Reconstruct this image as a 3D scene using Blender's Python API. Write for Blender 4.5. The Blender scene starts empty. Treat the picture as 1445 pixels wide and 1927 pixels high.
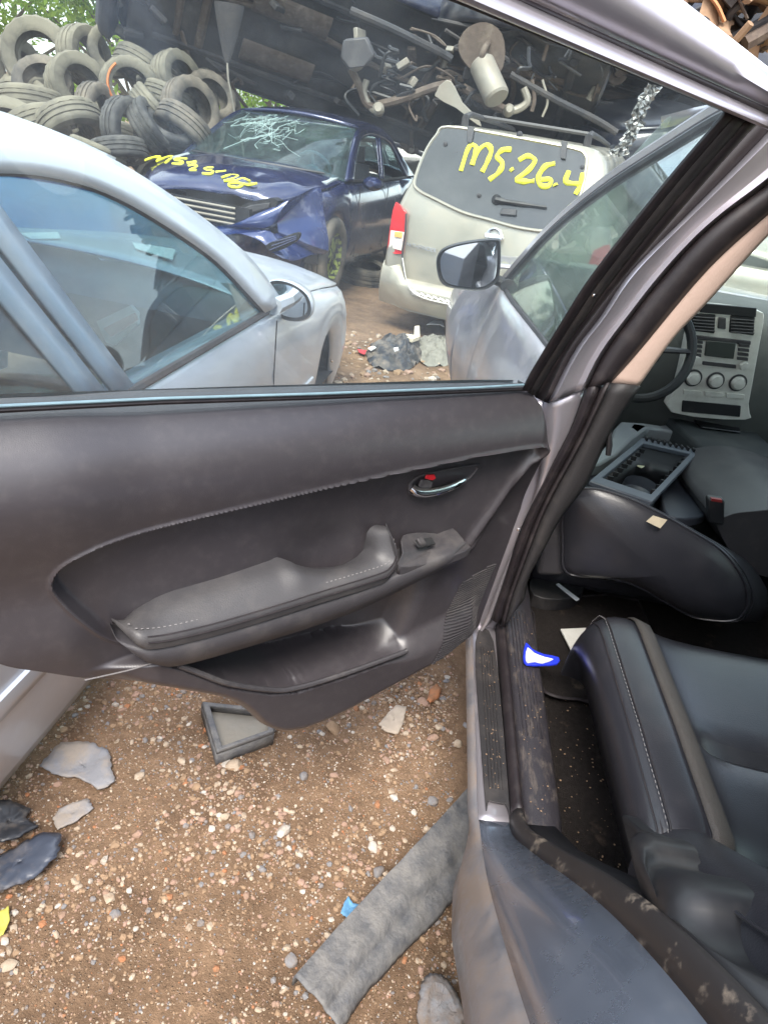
import bpy, bmesh, math, random
import numpy as np
from mathutils import Vector, Matrix, noise
from mathutils.geometry import tessellate_polygon
random.seed(7); RNG = np.random.default_rng(7)
S = bpy.context.scene
COL = S.collection
rad = math.radians

# ------------------------------------------------------------------ camera
# photograph: 1445 x 1927 px; world: +Y forward along the grey SUV, +X to its right, Z up,
# origin on the ground under the SUV's left B-pillar
CAM = np.array([-0.2548, -1.4026, 1.4902])
YAW, PIT, ROL, FPX = -0.0141, 0.4994, 0.1717, 1285.0
FW = np.array([math.sin(YAW)*math.cos(PIT), math.cos(YAW)*math.cos(PIT), -math.sin(PIT)])
_rt = np.array([math.cos(YAW), -math.sin(YAW), 0.0]); _up = np.cross(_rt, FW)
RT = math.cos(ROL)*_rt + math.sin(ROL)*_up
UP = -math.sin(ROL)*_rt + math.cos(ROL)*_up
cd = bpy.data.cameras.new('camera'); cam = bpy.data.objects.new('camera', cd); COL.objects.link(cam)
M = Matrix.Identity(4)
for i in range(3):
    M[i][0] = RT[i]; M[i][1] = UP[i]; M[i][2] = -FW[i]; M[i][3] = CAM[i]
cam.matrix_world = M
cd.sensor_fit = 'VERTICAL'; cd.sensor_height = 36.0; cd.lens = FPX/1927*36.0
cd.clip_start = 0.02; cd.clip_end = 2000
S.camera = cam

# ------------------------------------------------------------------ light
SUN_EL, SUN_AZ = rad(56), rad(-172)        # azimuth measured from +Y towards +X
W = bpy.data.worlds.new('World'); S.world = W; W.use_nodes = True
nt = W.node_tree; nt.nodes.clear()
sky = nt.nodes.new('ShaderNodeTexSky'); sky.sky_type = 'NISHITA'; sky.sun_disc = False
sky.sun_elevation = SUN_EL; sky.sun_rotation = SUN_AZ
sky.air_density = 1.0; sky.dust_density = 3.0; sky.ozone_density = 1.0; sky.altitude = 100
bg = nt.nodes.new('ShaderNodeBackground'); bg.inputs[1].default_value = 0.15
wo = nt.nodes.new('ShaderNodeOutputWorld')
# broken bright cloud over the whole dome
tcw = nt.nodes.new('ShaderNodeTexCoord'); nzw = nt.nodes.new('ShaderNodeTexNoise'); nzw.inputs['Scale'].default_value = 2.2; nzw.inputs['Detail'].default_value = 9; nzw.inputs['Roughness'].default_value = .6
nt.links.new(tcw.outputs['Generated'], nzw.inputs[0])
rpw = nt.nodes.new('ShaderNodeMapRange'); rpw.inputs[1].default_value = .42; rpw.inputs[2].default_value = .62; rpw.inputs[3].default_value = .12; rpw.inputs[4].default_value = .92; nt.links.new(nzw.outputs[0], rpw.inputs[0])
mxw = nt.nodes.new('ShaderNodeMix'); mxw.data_type = 'RGBA'; mxw.inputs[7].default_value = (6.6, 6.8, 7.0, 1); nt.links.new(rpw.outputs[0], mxw.inputs[0]); nt.links.new(sky.outputs[0], mxw.inputs[6])
nt.links.new(mxw.outputs[2], bg.inputs[0]); nt.links.new(bg.outputs[0], wo.inputs[0])
sl = bpy.data.lights.new('sun', 'SUN'); sl.energy = 1.5; sl.angle = rad(25); sl.color = (1, .95, .87)
so = bpy.data.objects.new('sun', sl); COL.objects.link(so)
sd = Vector((math.sin(SUN_AZ)*math.cos(SUN_EL), math.cos(SUN_AZ)*math.cos(SUN_EL), math.sin(SUN_EL)))
so.rotation_euler = sd.to_track_quat('Z', 'Y').to_euler(); so.location = (0, -3, 12)
vs = S.view_settings
vs.view_transform = 'Standard'; vs.look = 'None'; vs.exposure = 1.95; vs.gamma = 1.0; vs.use_curve_mapping = False

# ------------------------------------------------------------------ pixels -> places
def ray(px, py): return FW + RT*((px-722.5)/FPX) - UP*((py-963.5)/FPX)
def onpl(px, py, P, N):
    d = ray(px, py); P = np.asarray(P, float); N = np.asarray(N, float)
    return CAM + d*(((P-CAM) @ N)/(d @ N))
def Xp(px, py, x): return onpl(px, py, (x, 0, 0), (1, 0, 0))
def Yp(px, py, y): return onpl(px, py, (0, y, 0), (0, 1, 0))
def Zp(px, py, z): return onpl(px, py, (0, 0, z), (0, 0, 1))

# ------------------------------------------------------------------ curves
def cr(pts, n=6, closed=False):
    P = [np.asarray(p, float) for p in pts]; m = len(P); out = []
    rng = range(m) if closed else range(m-1)
    for i in rng:
        if closed: a, b, c, d = P[(i-1) % m], P[i], P[(i+1) % m], P[(i+2) % m]
        else:
            b, c = P[i], P[i+1]
            a = P[i-1] if i > 0 else 2*b-c
            d = P[i+2] if i+2 < m else 2*c-b
        for k in range(n):
            t = k/n
            out.append(.5*((2*b)+(-a+c)*t+(2*a-5*b+4*c-d)*t*t+(-a+3*b-3*c+d)*t**3))
    if not closed: out.append(P[-1])
    return out
def resample(pts, n, closed=False):
    P = np.array([np.asarray(p, float) for p in pts])
    if closed: P = np.vstack([P, P[:1]])
    L = np.concatenate([[0], np.cumsum(np.linalg.norm(np.diff(P, axis=0), axis=1))])
    t = np.linspace(0, L[-1], n+1)[:-1] if closed else np.linspace(0, L[-1], n)
    return [np.array([np.interp(x, L, P[:, k]) for k in range(P.shape[1])]) for x in t]
def sstep(a, b, x):
    t = np.clip((np.asarray(x, float)-a)/(b-a), 0, 1); return t*t*(3-2*t)
def sdf(pts, poly):
    """signed distance (inside negative) of an (N,2) array to a closed 2-D polygon"""
    P = np.asarray(pts, float); V = np.asarray(poly, float); n = len(V)
    dmin = np.full(len(P), 1e9); ins = np.zeros(len(P), bool)
    for i in range(n):
        a, b = V[i], V[(i+1) % n]; e = b-a; w = P-a
        t = np.clip((w @ e)/max(e @ e, 1e-12), 0, 1)
        dmin = np.minimum(dmin, np.linalg.norm(w-t[:, None]*e, axis=1))
        c = (a[1] > P[:, 1]) != (b[1] > P[:, 1])
        xx = (b[0]-a[0])*(P[:, 1]-a[1])/((b[1]-a[1]) if abs(b[1]-a[1]) > 1e-12 else 1e-12)+a[0]
        ins ^= c & (P[:, 0] < xx)
    return np.where(ins, -dmin, dmin)

# ------------------------------------------------------------------ mesh builder
class MB:
    def __init__(s): s.v = []; s.f = []; s.m = []; s.mi = 0
    def add(s, vs): i = len(s.v); s.v.extend([tuple(map(float, p)) for p in vs]); return i
    def face(s, *idx): s.f.append(tuple(idx)); s.m.append(s.mi)
    def grid(s, rows, wrap_u=False, wrap_v=False):
        n = len(rows[0]); i0 = s.add([p for r in rows for p in r]); m = len(rows)
        for i in range(m if wrap_v else m-1):
            for j in range(n if wrap_u else n-1):
                a = i0+i*n+j; b = i0+i*n+(j+1) % n; k = ((i+1) % m)
                s.face(a, b, i0+k*n+(j+1) % n, i0+k*n+j)
        return i0
    def loft(s, secs, cap=True):
        i0 = s.grid(secs, wrap_u=True); n = len(secs[0])
        if cap:
            s.face(*[i0+j for j in range(n)][::-1]); e = i0+(len(secs)-1)*n
            s.face(*[e+j for j in range(n)])
        return s
    def tube(s, path, r, n=8, closed=False, flat=1.0, cap=True):
        P = [np.asarray(p, float) for p in path]; m = len(P); secs = []; prev = None
        for i in range(m):
            if closed: t = P[(i+1) % m]-P[(i-1) % m]
            else: t = P[min(i+1, m-1)]-P[max(i-1, 0)]
            t = t/(np.linalg.norm(t)+1e-12)
            if prev is None:
                a = np.array([0, 0, 1.]) if abs(t[2]) < .9 else np.array([1., 0, 0])
            else: a = prev
            a = a-t*(a @ t); a /= np.linalg.norm(a)+1e-12; prev = a; b = np.cross(t, a)
            rr = r[i] if hasattr(r, '__len__') else r
            secs.append([P[i]+rr*(math.cos(q)*b+math.sin(q)*a*flat) for q in [2*math.pi*k/n for k in range(n)]])
        if closed: s.grid(secs, wrap_u=True, wrap_v=True)
        else: s.loft(secs, cap)
        return s
    def box(s, c, d, R=None):
        c = np.asarray(c, float); h = np.asarray(d, float)/2; R = np.eye(3) if R is None else np.asarray(R)
        i = s.add([c+R @ (h*np.array([x, y, z])) for x in (-1, 1) for y in (-1, 1) for z in (-1, 1)])
        for q in ((0, 1, 3, 2), (4, 6, 7, 5), (0, 4, 5, 1), (2, 3, 7, 6), (0, 2, 6, 4), (1, 5, 7, 3)): s.face(*[i+k for k in q])
        return s
    def prism(s, poly, off):
        """solid from a (nearly) planar 3-D outline moved by the vector off"""
        P = [np.asarray(p, float) for p in poly]; o = np.asarray(off, float); n = len(P)
        i = s.add(P); j = s.add([p+o for p in P])
        tris = tessellate_polygon([[Vector(p) for p in P]])
        for t in tris:
            s.face(i+t[0], i+t[1], i+t[2]); s.face(j+t[2], j+t[1], j+t[0])
        for k in range(n): s.face(i+k, j+k, j+(k+1) % n, i+(k+1) % n)
        return s
    def ring(s, outer, inner, off):
        """frame between two outlines of equal count, with thickness"""
        n = len(outer); o = np.asarray(off, float)
        A = s.add(outer); B = s.add(inner); C = s.add([np.asarray(p)+o for p in outer]); D = s.add([np.asarray(p)+o for p in inner])
        for k in range(n):
            q = (k+1) % n
            s.face(A+k, A+q, B+q, B+k); s.face(C+k, D+k, D+q, C+q)
            s.face(A+k, C+k, C+q, A+q); s.face(B+k, B+q, D+q, D+k)
        return s
    def lathe(s, prof, n=32, axis=(0, 0, 1), c=(0, 0, 0), closed=False):
        """prof: list of (radius, height along axis)"""
        ax = np.asarray(axis, float); ax /= np.linalg.norm(ax)
        a = np.array([1., 0, 0]) if abs(ax[0]) < .9 else np.array([0, 1., 0])
        a -= ax*(a @ ax); a /= np.linalg.norm(a); b = np.cross(ax, a); c = np.asarray(c, float)
        rows = [[c+r*(math.cos(t)*a+math.sin(t)*b)+h*ax for t in [2*math.pi*k/n for k in range(n)]] for r, h in prof]
        s.grid(rows, wrap_u=True, wrap_v=closed); return s
    def build(s, name, mat, parent=None, smooth=35, bevel=0, bseg=2, solid=0, soff=0, sub=0, weld=False):
        me = bpy.data.meshes.new(name); me.from_pydata(s.v, [], s.f); me.update()
        bm = bmesh.new(); bm.from_mesh(me)
        if weld: bmesh.ops.remove_doubles(bm, verts=bm.verts, dist=1e-5)
        bmesh.ops.recalc_face_normals(bm, faces=bm.faces) if not solid else None
        bm.to_mesh(me); bm.free()
        mats = mat if isinstance(mat, (list, tuple)) else [mat]
        for mm in mats: me.materials.append(mm)
        if len(mats) > 1 and len(s.m) == len(me.polygons): me.polygons.foreach_set('material_index', s.m)
        if smooth:
            me.polygons.foreach_set('use_smooth', [True]*len(me.polygons))
            me.set_sharp_from_angle(angle=rad(smooth))
        ob = bpy.data.objects.new(name, me); COL.objects.link(ob)
        if solid:
            m = ob.modifiers.new('solid', 'SOLIDIFY'); m.thickness = solid; m.offset = soff
        if bevel:
            m = ob.modifiers.new('bevel', 'BEVEL'); m.width = bevel; m.segments = bseg; m.limit_method = 'ANGLE'; m.angle_limit = rad(35)
            m.harden_normals = False
        if sub:
            m = ob.modifiers.new('sub', 'SUBSURF'); m.levels = sub; m.render_levels = sub
        if parent is not None: attach(ob, parent)
        return ob
def attach(ob, parent):
    ob.parent = parent
    if parent.type == 'EMPTY': ob.matrix_parent_inverse = Matrix.Translation(-Vector(parent.location))
def thing(name, label, cat, loc, group=None):
    o = bpy.data.objects.new(name, None); COL.objects.link(o); o.location = loc
    o.empty_display_size = .1
    return tag(o, label, cat, group)
def tag(o, label=None, cat=None, group=None, kind=None):
    if label: o['label'] = label
    if cat: o['category'] = cat
    if group: o['group'] = group
    if kind: o['kind'] = kind
    return o
def rotz(a): return np.array([[math.cos(a), -math.sin(a), 0], [math.sin(a), math.cos(a), 0], [0, 0, 1]])
def rotx(a): return np.array([[1, 0, 0], [0, math.cos(a), -math.sin(a)], [0, math.sin(a), math.cos(a)]])
def roty(a): return np.array([[math.cos(a), 0, math.sin(a)], [0, 1, 0], [-math.sin(a), 0, math.cos(a)]])

# ------------------------------------------------------------------ materials
def mat(name, col, rough=.5, metal=0, spec=.5, coat=0, var=.12, vscale=8, bump=0, bscale=60, dirt=None, dfac=0, dscale=4,
        dlo=.5, dhi=.7, drough=.9, emit=0, sheen=0, coatr=.08, detail=6, stretch=(1, 1, 1), alpha=1):
    m = bpy.data.materials.new(name); m.use_nodes = True; t = m.node_tree; N = t.nodes; L = t.links
    b = N['Principled BSDF']; tc = N.new('ShaderNodeTexCoord')
    mp = N.new('ShaderNodeMapping'); mp.inputs['Scale'].default_value = stretch; L.new(tc.outputs['Object'], mp.inputs[0])
    n1 = N.new('ShaderNodeTexNoise'); n1.inputs['Scale'].default_value = vscale; n1.inputs['Detail'].default_value = detail; L.new(mp.outputs[0], n1.inputs[0])
    mx = N.new('ShaderNodeMix'); mx.data_type = 'RGBA'
    mx.inputs[6].default_value = tuple(c*(1-var) for c in col)+(1,); mx.inputs[7].default_value = tuple(min(1, c*(1+var)) for c in col)+(1,)
    L.new(n1.outputs[0], mx.inputs[0]); out = mx.outputs[2]
    b.inputs['Roughness'].default_value = rough; b.inputs['Metallic'].default_value = metal
    b.inputs['Specular IOR Level'].default_value = spec; b.inputs['Coat Weight'].default_value = coat; b.inputs['Coat Roughness'].default_value = coatr
    if sheen: b.inputs['Sheen Weight'].default_value = sheen
    if dirt is not None:
        n2 = N.new('ShaderNodeTexNoise'); n2.inputs['Scale'].default_value = dscale; n2.inputs['Detail'].default_value = 9; n2.inputs['Roughness'].default_value = .65
        L.new(mp.outputs[0], n2.inputs[0])
        rp = N.new('ShaderNodeMapRange'); rp.inputs[1].default_value = dlo; rp.inputs[2].default_value = dhi; rp.inputs[3].default_value = 0; rp.inputs[4].default_value = dfac
        L.new(n2.outputs[0], rp.inputs[0])
        m2 = N.new('ShaderNodeMix'); m2.data_type = 'RGBA'; L.new(rp.outputs[0], m2.inputs[0]); L.new(out, m2.inputs[6]); m2.inputs[7].default_value = tuple(dirt)+(1,)
        out = m2.outputs[2]
        m3 = N.new('ShaderNodeMapRange'); m3.inputs[3].default_value = rough; m3.inputs[4].default_value = drough; L.new(rp.outputs[0], m3.inputs[0]); L.new(m3.outputs[0], b.inputs['Roughness'])
        if metal:
            m4 = N.new('ShaderNodeMapRange'); m4.inputs[3].default_value = metal; m4.inputs[4].default_value = 0; L.new(rp.outputs[0], m4.inputs[0]); L.new(m4.outputs[0], b.inputs['Metallic'])
        if coat:
            m5 = N.new('ShaderNodeMapRange'); m5.inputs[3].default_value = coat; m5.inputs[4].default_value = 0; L.new(rp.outputs[0], m5.inputs[0]); L.new(m5.outputs[0], b.inputs['Coat Weight'])
    L.new(out, b.inputs['Base Color'])
    if bump:
        n3 = N.new('ShaderNodeTexNoise'); n3.inputs['Scale'].default_value = bscale; n3.inputs['Detail'].default_value = 5; L.new(mp.outputs[0], n3.inputs[0])
        bp = N.new('ShaderNodeBump'); bp.inputs['Strength'].default_value = bump; bp.inputs['Distance'].default_value = .004; L.new(n3.outputs[0], bp.inputs['Height'])
        L.new(bp.outputs[0], b.inputs['Normal'])
    if emit:
        b.inputs['Emission Color'].default_value = tuple(col)+(1,); b.inputs['Emission Strength'].default_value = emit
    return m
def glass(name, tint=(.8, .88, .86), dust=.05, dustmax=.25, rough=.0, dcol=(.55, .55, .52), scale=5, gloss=1.0, stretch=(1, 1, 1)):
    m = bpy.data.materials.new(name); m.use_nodes = True; t = m.node_tree; N = t.nodes; L = t.links; N.clear()
    o = N.new('ShaderNodeOutputMaterial'); tr = N.new('ShaderNodeBsdfTransparent'); tr.inputs[0].default_value = tuple(tint)+(1,)
    gl = N.new('ShaderNodeBsdfGlossy'); gl.inputs['Roughness'].default_value = rough; gl.inputs[0].default_value = (gloss, gloss, gloss, 1)
    ge = N.new('ShaderNodeNewGeometry'); dp = N.new('ShaderNodeVectorMath'); dp.operation = 'DOT_PRODUCT'; L.new(ge.outputs['Incoming'], dp.inputs[0]); L.new(ge.outputs['Normal'], dp.inputs[1])
    def mth(op, a, b):
        q = N.new('ShaderNodeMath'); q.operation = op
        for k, v in enumerate((a, b)):
            if isinstance(v, (int, float)): q.inputs[k].default_value = v
            elif v is not None: L.new(v, q.inputs[k])
        return q.outputs[0]
    ab = mth('ABSOLUTE', dp.outputs['Value'], None); fr = mth('ADD', mth('MULTIPLY', mth('POWER', mth('SUBTRACT', 1.0, ab), 5.0), .95), .04)
    m1 = N.new('ShaderNodeMixShader'); L.new(fr, m1.inputs[0]); L.new(tr.outputs[0], m1.inputs[1]); L.new(gl.outputs[0], m1.inputs[2])
    df = N.new('ShaderNodeBsdfDiffuse'); df.inputs[0].default_value = tuple(dcol)+(1,)
    tl = N.new('ShaderNodeBsdfTranslucent'); tl.inputs[0].default_value = tuple(dcol)+(1,)
    ad = N.new('ShaderNodeMixShader'); ad.inputs[0].default_value = .4; L.new(df.outputs[0], ad.inputs[1]); L.new(tl.outputs[0], ad.inputs[2])
    tc = N.new('ShaderNodeTexCoord'); mp = N.new('ShaderNodeMapping'); mp.inputs['Scale'].default_value = stretch; L.new(tc.outputs['Object'], mp.inputs[0])
    n1 = N.new('ShaderNodeTexNoise'); n1.inputs['Scale'].default_value = scale; n1.inputs['Detail'].default_value = 10; n1.inputs['Roughness'].default_value = .7; L.new(mp.outputs[0], n1.inputs[0])
    rp = N.new('ShaderNodeMapRange'); rp.inputs[1].default_value = .42; rp.inputs[2].default_value = .8; rp.inputs[3].default_value = dust; rp.inputs[4].default_value = dustmax
    L.new(n1.outputs[0], rp.inputs[0])
    m2 = N.new('ShaderNodeMixShader'); L.new(rp.outputs[0], m2.inputs[0]); L.new(m1.outputs[0], m2.inputs[1]); L.new(ad.outputs[0], m2.inputs[2])
    L.new(m2.outputs[0], o.inputs[0]); return m

MT = {}
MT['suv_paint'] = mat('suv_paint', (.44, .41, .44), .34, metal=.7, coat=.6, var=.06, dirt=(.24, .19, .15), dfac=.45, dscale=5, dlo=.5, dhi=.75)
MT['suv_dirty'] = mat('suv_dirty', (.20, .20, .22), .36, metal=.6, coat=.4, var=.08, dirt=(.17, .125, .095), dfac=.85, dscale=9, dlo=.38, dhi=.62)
MT['jamb_sky_paint'] = mat('jamb_sky_paint', (.25, .29, .37), .24, metal=.8, coat=.8, var=.05, vscale=3, dirt=(.25, .23, .22), dfac=.2, dscale=5, dlo=.40, dhi=.9)  # body grey turned blue: sky reflection put into the base colour
MT['trim'] = mat('trim_vinyl', (.041, .036, .0405), .35, spec=.6, coat=.22, coatr=.38, var=.04, vscale=9, bump=.12, bscale=700, dirt=(.22, .20, .19), dfac=.12, dscale=45, dlo=.48, dhi=.85, drough=.5)
MT['trim_hard'] = mat('trim_hard_plastic', (.044, .041, .045), .45, spec=.4, var=.12, bump=.2, bscale=600, dirt=(.28, .25, .22), dfac=.28, dscale=9, dlo=.5, dhi=.8)
MT['trim_dark'] = mat('trim_dark_plastic', (.024, .022, .023), .5, spec=.4, var=.12, bump=.2, bscale=500, dirt=(.2, .17, .15), dfac=.25, dscale=8, dlo=.52, dhi=.8)
MT['black_plastic'] = mat('black_plastic', (.014, .014, .016), .45, spec=.45, var=.15, dirt=(.2, .17, .15), dfac=.25, dscale=9, dlo=.52, dhi=.85)
MT['rubber'] = mat('rubber_seal', (.018, .014, .016), .5, spec=.4, var=.2, dirt=(.16, .13, .12), dfac=.2, dscale=22, dlo=.5, dhi=.8)
MT['leather'] = mat('leather', (.022, .022, .027), .28, spec=.5, var=.12, vscale=12, bump=.12, bscale=420, dirt=(.14, .12, .12), dfac=.15, dscale=10, dlo=.5, dhi=.85)
MT['leather_grey'] = mat('leather_grey', (.046, .044, .047), .42, spec=.4, var=.1, bump=.12, bscale=450, dirt=(.2, .18, .16), dfac=.15, dscale=8)
MT['leather_strip'] = mat('leather_strip', (.055, .047, .042), .5, spec=.4, var=.1, bump=.4, bscale=500)
MT['thread'] = mat('thread', (.16, .15, .15), .8, var=.2)
MT['chrome'] = mat('chrome', (.75, .75, .77), .12, metal=1, var=.04)
MT['red'] = mat('red_plastic', (.65, .02, .03), .4, var=.1)
MT['beige'] = mat('beige_trim', (.48, .35, .29), .7, var=.06, bump=.15, bscale=300)
MT['carpet'] = mat('carpet', (.018, .015, .014), .95, spec=.1, var=.5, vscale=90, bump=1, bscale=400, dirt=(.22, .16, .11), dfac=.4, dscale=16, dlo=.60, dhi=.8)
MT['silver_plastic'] = mat('silver_plastic', (.70, .68, .63), .4, metal=.3, var=.06, dirt=(.35, .31, .26), dfac=.35, dscale=12)
MT['screen'] = mat('screen', (.05, .055, .05), .25, var=.1)
MT['mirror'] = mat('mirror', (.62, .66, .68), .03, metal=1, var=.05)
MT['door_glass'] = glass('door_glass', (.92, .965, .955), .03, .12, scale=3.2, dcol=(.55, .58, .62), gloss=1, stretch=(1, 1, 2.4))
MT['glass'] = glass('car_glass', (.72, .82, .79), .05, .22, scale=5)
MT['dark_glass'] = glass('dark_glass', (.22, .25, .27), .09, .3, scale=6, dcol=(.30, .29, .27))
# ================================================================== GREY SUV (the open rear door belongs to it)
suv = thing('grey_suv', 'grey SUV with its rear door wide open and black leather seats', 'car', (0.9, 0, 0))
TH = 0.9335
DD = np.array([-math.sin(TH), -math.cos(TH), 0]); NN = np.array([math.cos(TH), -math.sin(TH), 0]); ZZ = np.array([0, 0, 1.])
def D3(s, n, z): return DD*s+NN*n+ZZ*z
def Dpx(px, py, n=.05):
    X = onpl(px, py, NN*n, NN); return np.array([X @ DD, X[2]])
def Dp3(px, py, n=.05): return onpl(px, py, NN*n, NN)
# ---- door shell (painted, outer side)
def dline(L, n=.05): return [Dpx(a, b, n) for a, b in L]
BOT = dline([(875, 1215), (820, 1248), (760, 1280), (640, 1345), (575, 1374), (545, 1382), (520, 1383), (492, 1373), (460, 1345), (420, 1325), (340, 1310), (250, 1296), (160, 1280), (80, 1263), (0, 1245)])
BOT = [np.array(b) for b in BOT]+[np.array((1.085, .77)), np.array((1.115, .85))]
TOP = [Dpx(1000, 733), np.array((.2, 1.104)), np.array((.5, 1.109)), np.array((.8, 1.113)), np.array((1.0, 1.115)), np.array((1.11, 1.115))]
NU, NV = 440, 250
bq = resample(cr(BOT, 5), NU); tq = resample(cr(TOP, 5), NU)
outl = [D3(s, -.005, z) for s, z in resample(cr(BOT, 4), 60)]+[D3(s, -.005, z) for s, z in resample(cr(TOP, 4), 30)][::-1]
rear_door = MB()
# outer skin bulges outwards (towards -n)
rows = []
for j in range(25):
    t = j/24; row = []
    for i in range(60):
        b = bq[int(i*(NU-1)/59)]; q = tq[int(i*(NU-1)/59)]
        s, z = b*(1-t)+(q-np.array((0, .09)))*t
        row.append(D3(s, -.075-.055*math.sin(math.pi*min(1, max(0, (z-.3)/.95)))**.8+.0*t, z))
    rows.append(row)
rear_door.grid(rows)
n0 = len(outl)
inner = [D3(*(lambda a: (a[0], -.005, a[1]))(b)) for b in [bq[int(i*(NU-1)/59)] for i in range(60)]]
top_in = [D3(q[0], -.005, q[1]) for q in [tq[int(i*(NU-1)/59)] for i in range(60)]]
rear_door.grid([rows[0], inner]); rear_door.grid([top_in, rows[-1]])
rear_door.grid([[r[0] for r in rows], [D3(*(lambda a: (a[0], -.005, a[1]))(bq[0]*(1-j/24)+tq[0]*(j/24))) for j in range(25)]])
rear_door.grid([[r[-1] for r in rows], [D3(*(lambda a: (a[0], -.005, a[1]))(bq[-1]*(1-j/24)+tq[-1]*(j/24))) for j in range(25)]])
door = rear_door.build('rear_door', MT['suv_paint'], suv, weld=True)
# ---- trim panel: one sheet, relief from distance fields
INS = [Dpx(a, b, .05) for a, b in cr([(108, 1090), (115, 1068), (140, 1046), (200, 1018), (300, 988), (420, 957), (640, 905), (860, 858), (985, 838), (1003, 846), (975, 885), (885, 1030), (760, 1082), (600, 1124), (420, 1174), (300, 1204), (222, 1195), (160, 1150), (120, 1112)], 5, True)]
POC = [Dpx(a, b, .075) for a, b in cr([(335, 1247), (385, 1268), (430, 1284), (510, 1296), (560, 1292), (650, 1265), (745, 1232), (770, 1222), (800, 1170), (850, 1082), (862, 1054)], 4)]+[Dpx(a, b, .096) for a, b in [(840, 1046), (760, 1083), (650, 1128), (500, 1181), (400, 1211)]]
LOW = [Dpx(a, b, .075) for a, b in [(165, 1276), (300, 1244), (345, 1256), (430, 1290), (510, 1302), (560, 1298), (650, 1270), (760, 1230), (900, 1160), (915, 1215), (760, 1300), (640, 1370), (520, 1420), (440, 1390), (340, 1340), (160, 1300)]]
P = np.array([[bq[i]*(1-j/(NV-1))+tq[i]*(j/(NV-1)) for i in range(NU)] for j in range(NV)]).reshape(-1, 2)
_hz = [Dpx(a, b, n) for a, b, n in [(875, 1215, .03), (905, 1180, .03), (945, 1070, .03), (985, 960, .03), (1019, 838, .04), (1022, 800, .06), (1020, 765, .055), (1000, 733, .04)]]
_hs = np.interp(P[:, 1], [h[1] for h in _hz], [h[0] for h in _hz]); _ln = np.interp(P[:, 1], [bq[0][1], tq[0][1]], [bq[0][0], tq[0][0]])
P[:, 0] -= (_ln-_hs)*sstep(.30, 0, np.tile(np.linspace(0, 1, NU), NV))
s_, z_ = P[:, 0], P[:, 1]
dI = sdf(P, INS); dP = sdf(P, POC); dL = sdf(P, LOW)
seg = np.array([Dpx(1010, 836, .05), Dpx(887, 1025, .05)]); e_ = seg[1]-seg[0]; w_ = P-seg[0]
tt = np.clip((w_ @ e_)/(e_ @ e_), 0, 1); dS = np.linalg.norm(w_-tt[:, None]*e_, axis=1)
right = (e_[0]*(w_[:, 1])-e_[1]*w_[:, 0]) > 0
n_soft = .046+.036*sstep(.80, .99, z_)+.012*sstep(.80, .95, s_)-.085*(np.clip(z_-.985, 0, 1)/.13)**2.1
n_soft -= .02*sstep(.93, .99, z_)*sstep(.04, -.005, s_)
n_soft += .012*np.exp(-((z_-.73)/.07)**2)*sstep(.86, .95, s_)
n_soft -= .026*sstep(.16, .0, s_)*sstep(.97, .93, z_)
n_ins = .034-.020*np.exp(-(((s_-.47)/.10)**2+((z_-.80)/.07)**2))+.012*sstep(.2, .05, s_)
edge = sstep(-.003, .011, dI)
nn_ = n_ins*(1-edge)+n_soft*edge+.0055*np.exp(-((dI-.009)/.0042)**2)
nn_ += .010*np.exp(-(dS/.011)**2)
_w = .004+.030*sstep(.34, .20, s_); low = np.clip((_w-dL)/(2*_w), 0, 1); low = low*low*(3-2*low)*sstep(.93, .80, s_)
zb_ = np.interp(s_, [b[0] for b in bq], [b[1] for b in bq])
n_low = .082-.05*sstep(.06, .0, z_-zb_)**1.5-.02*sstep(.20, .05, s_)
nn_ = nn_*(1-low)+n_low*low
_w = .006+.030*sstep(.36, .24, s_); pk = np.clip((-dP+.003)/(2*_w), 0, 1); pk = pk*pk*(3-2*pk)
n_poc = -.060+.085*sstep(.40, .22, s_)
nn_ = nn_*(1-pk)+n_poc*pk
# rolled outer border
dB = np.minimum(z_-zb_+.0, 1.2); nn_ -= .03*sstep(.012, 0, dB)
nn_ += np.array([noise.noise(Vector((a*9, b*9, 3)))*.0012 for a, b in P])
pts = DD[None, :]*s_[:, None]+NN[None, :]*nn_[:, None]+ZZ[None, :]*z_[:, None]
mb = MB(); mb.grid(pts.reshape(NV, NU, 3).tolist())
# hem turning back to the shell
G = pts.reshape(NV, NU, 3)
mb.grid([G[0].tolist(), (G[0]-NN*(.02+((G[0] @ NN))[:, None]*1.0)).tolist()])
mb.grid([G[:, 0].tolist(), (G[:, 0]-NN*(.004+((G[:, 0] @ NN))[:, None])).tolist()])
mb.grid([G[:, -1].tolist(), (G[:, -1]-NN*(.004+((G[:, -1] @ NN))[:, None])).tolist()])
trim = mb.build('trim_panel', MT['trim'], door, smooth=60)
# thin seam highlight, painted as a pale line between the soft and the hard panel
mb = MB(); mb.tube([Dp3(a, b, .079) for a, b in cr([(160, 1280), (240, 1262), (300, 1246), (345, 1255)], 6)], .0013, 6)
mb.build('trim_seam_highlight', MT['thread'], trim)
# ---- lip of the map pocket (hard plastic)
lip = [Dp3(a, b, .083) for a, b in cr([(338, 1252), (385, 1270), (430, 1286), (510, 1298), (560, 1294), (650, 1267), (750, 1231), (766, 1224)], 6)]
mb = MB(); mb.tube(lip, .0055, 8); mb.build('pocket_lip', MT['trim_hard'], door)
mb = MB(); a = Dp3(655, 1238, .02); mb.lathe([(.002, .03), (.028, .028), (.033, 0), (.033, -.04)], 20, NN, Dp3(650, 1265, .02))
mb.build('cup_ring', MT['trim_hard'], door)
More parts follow.
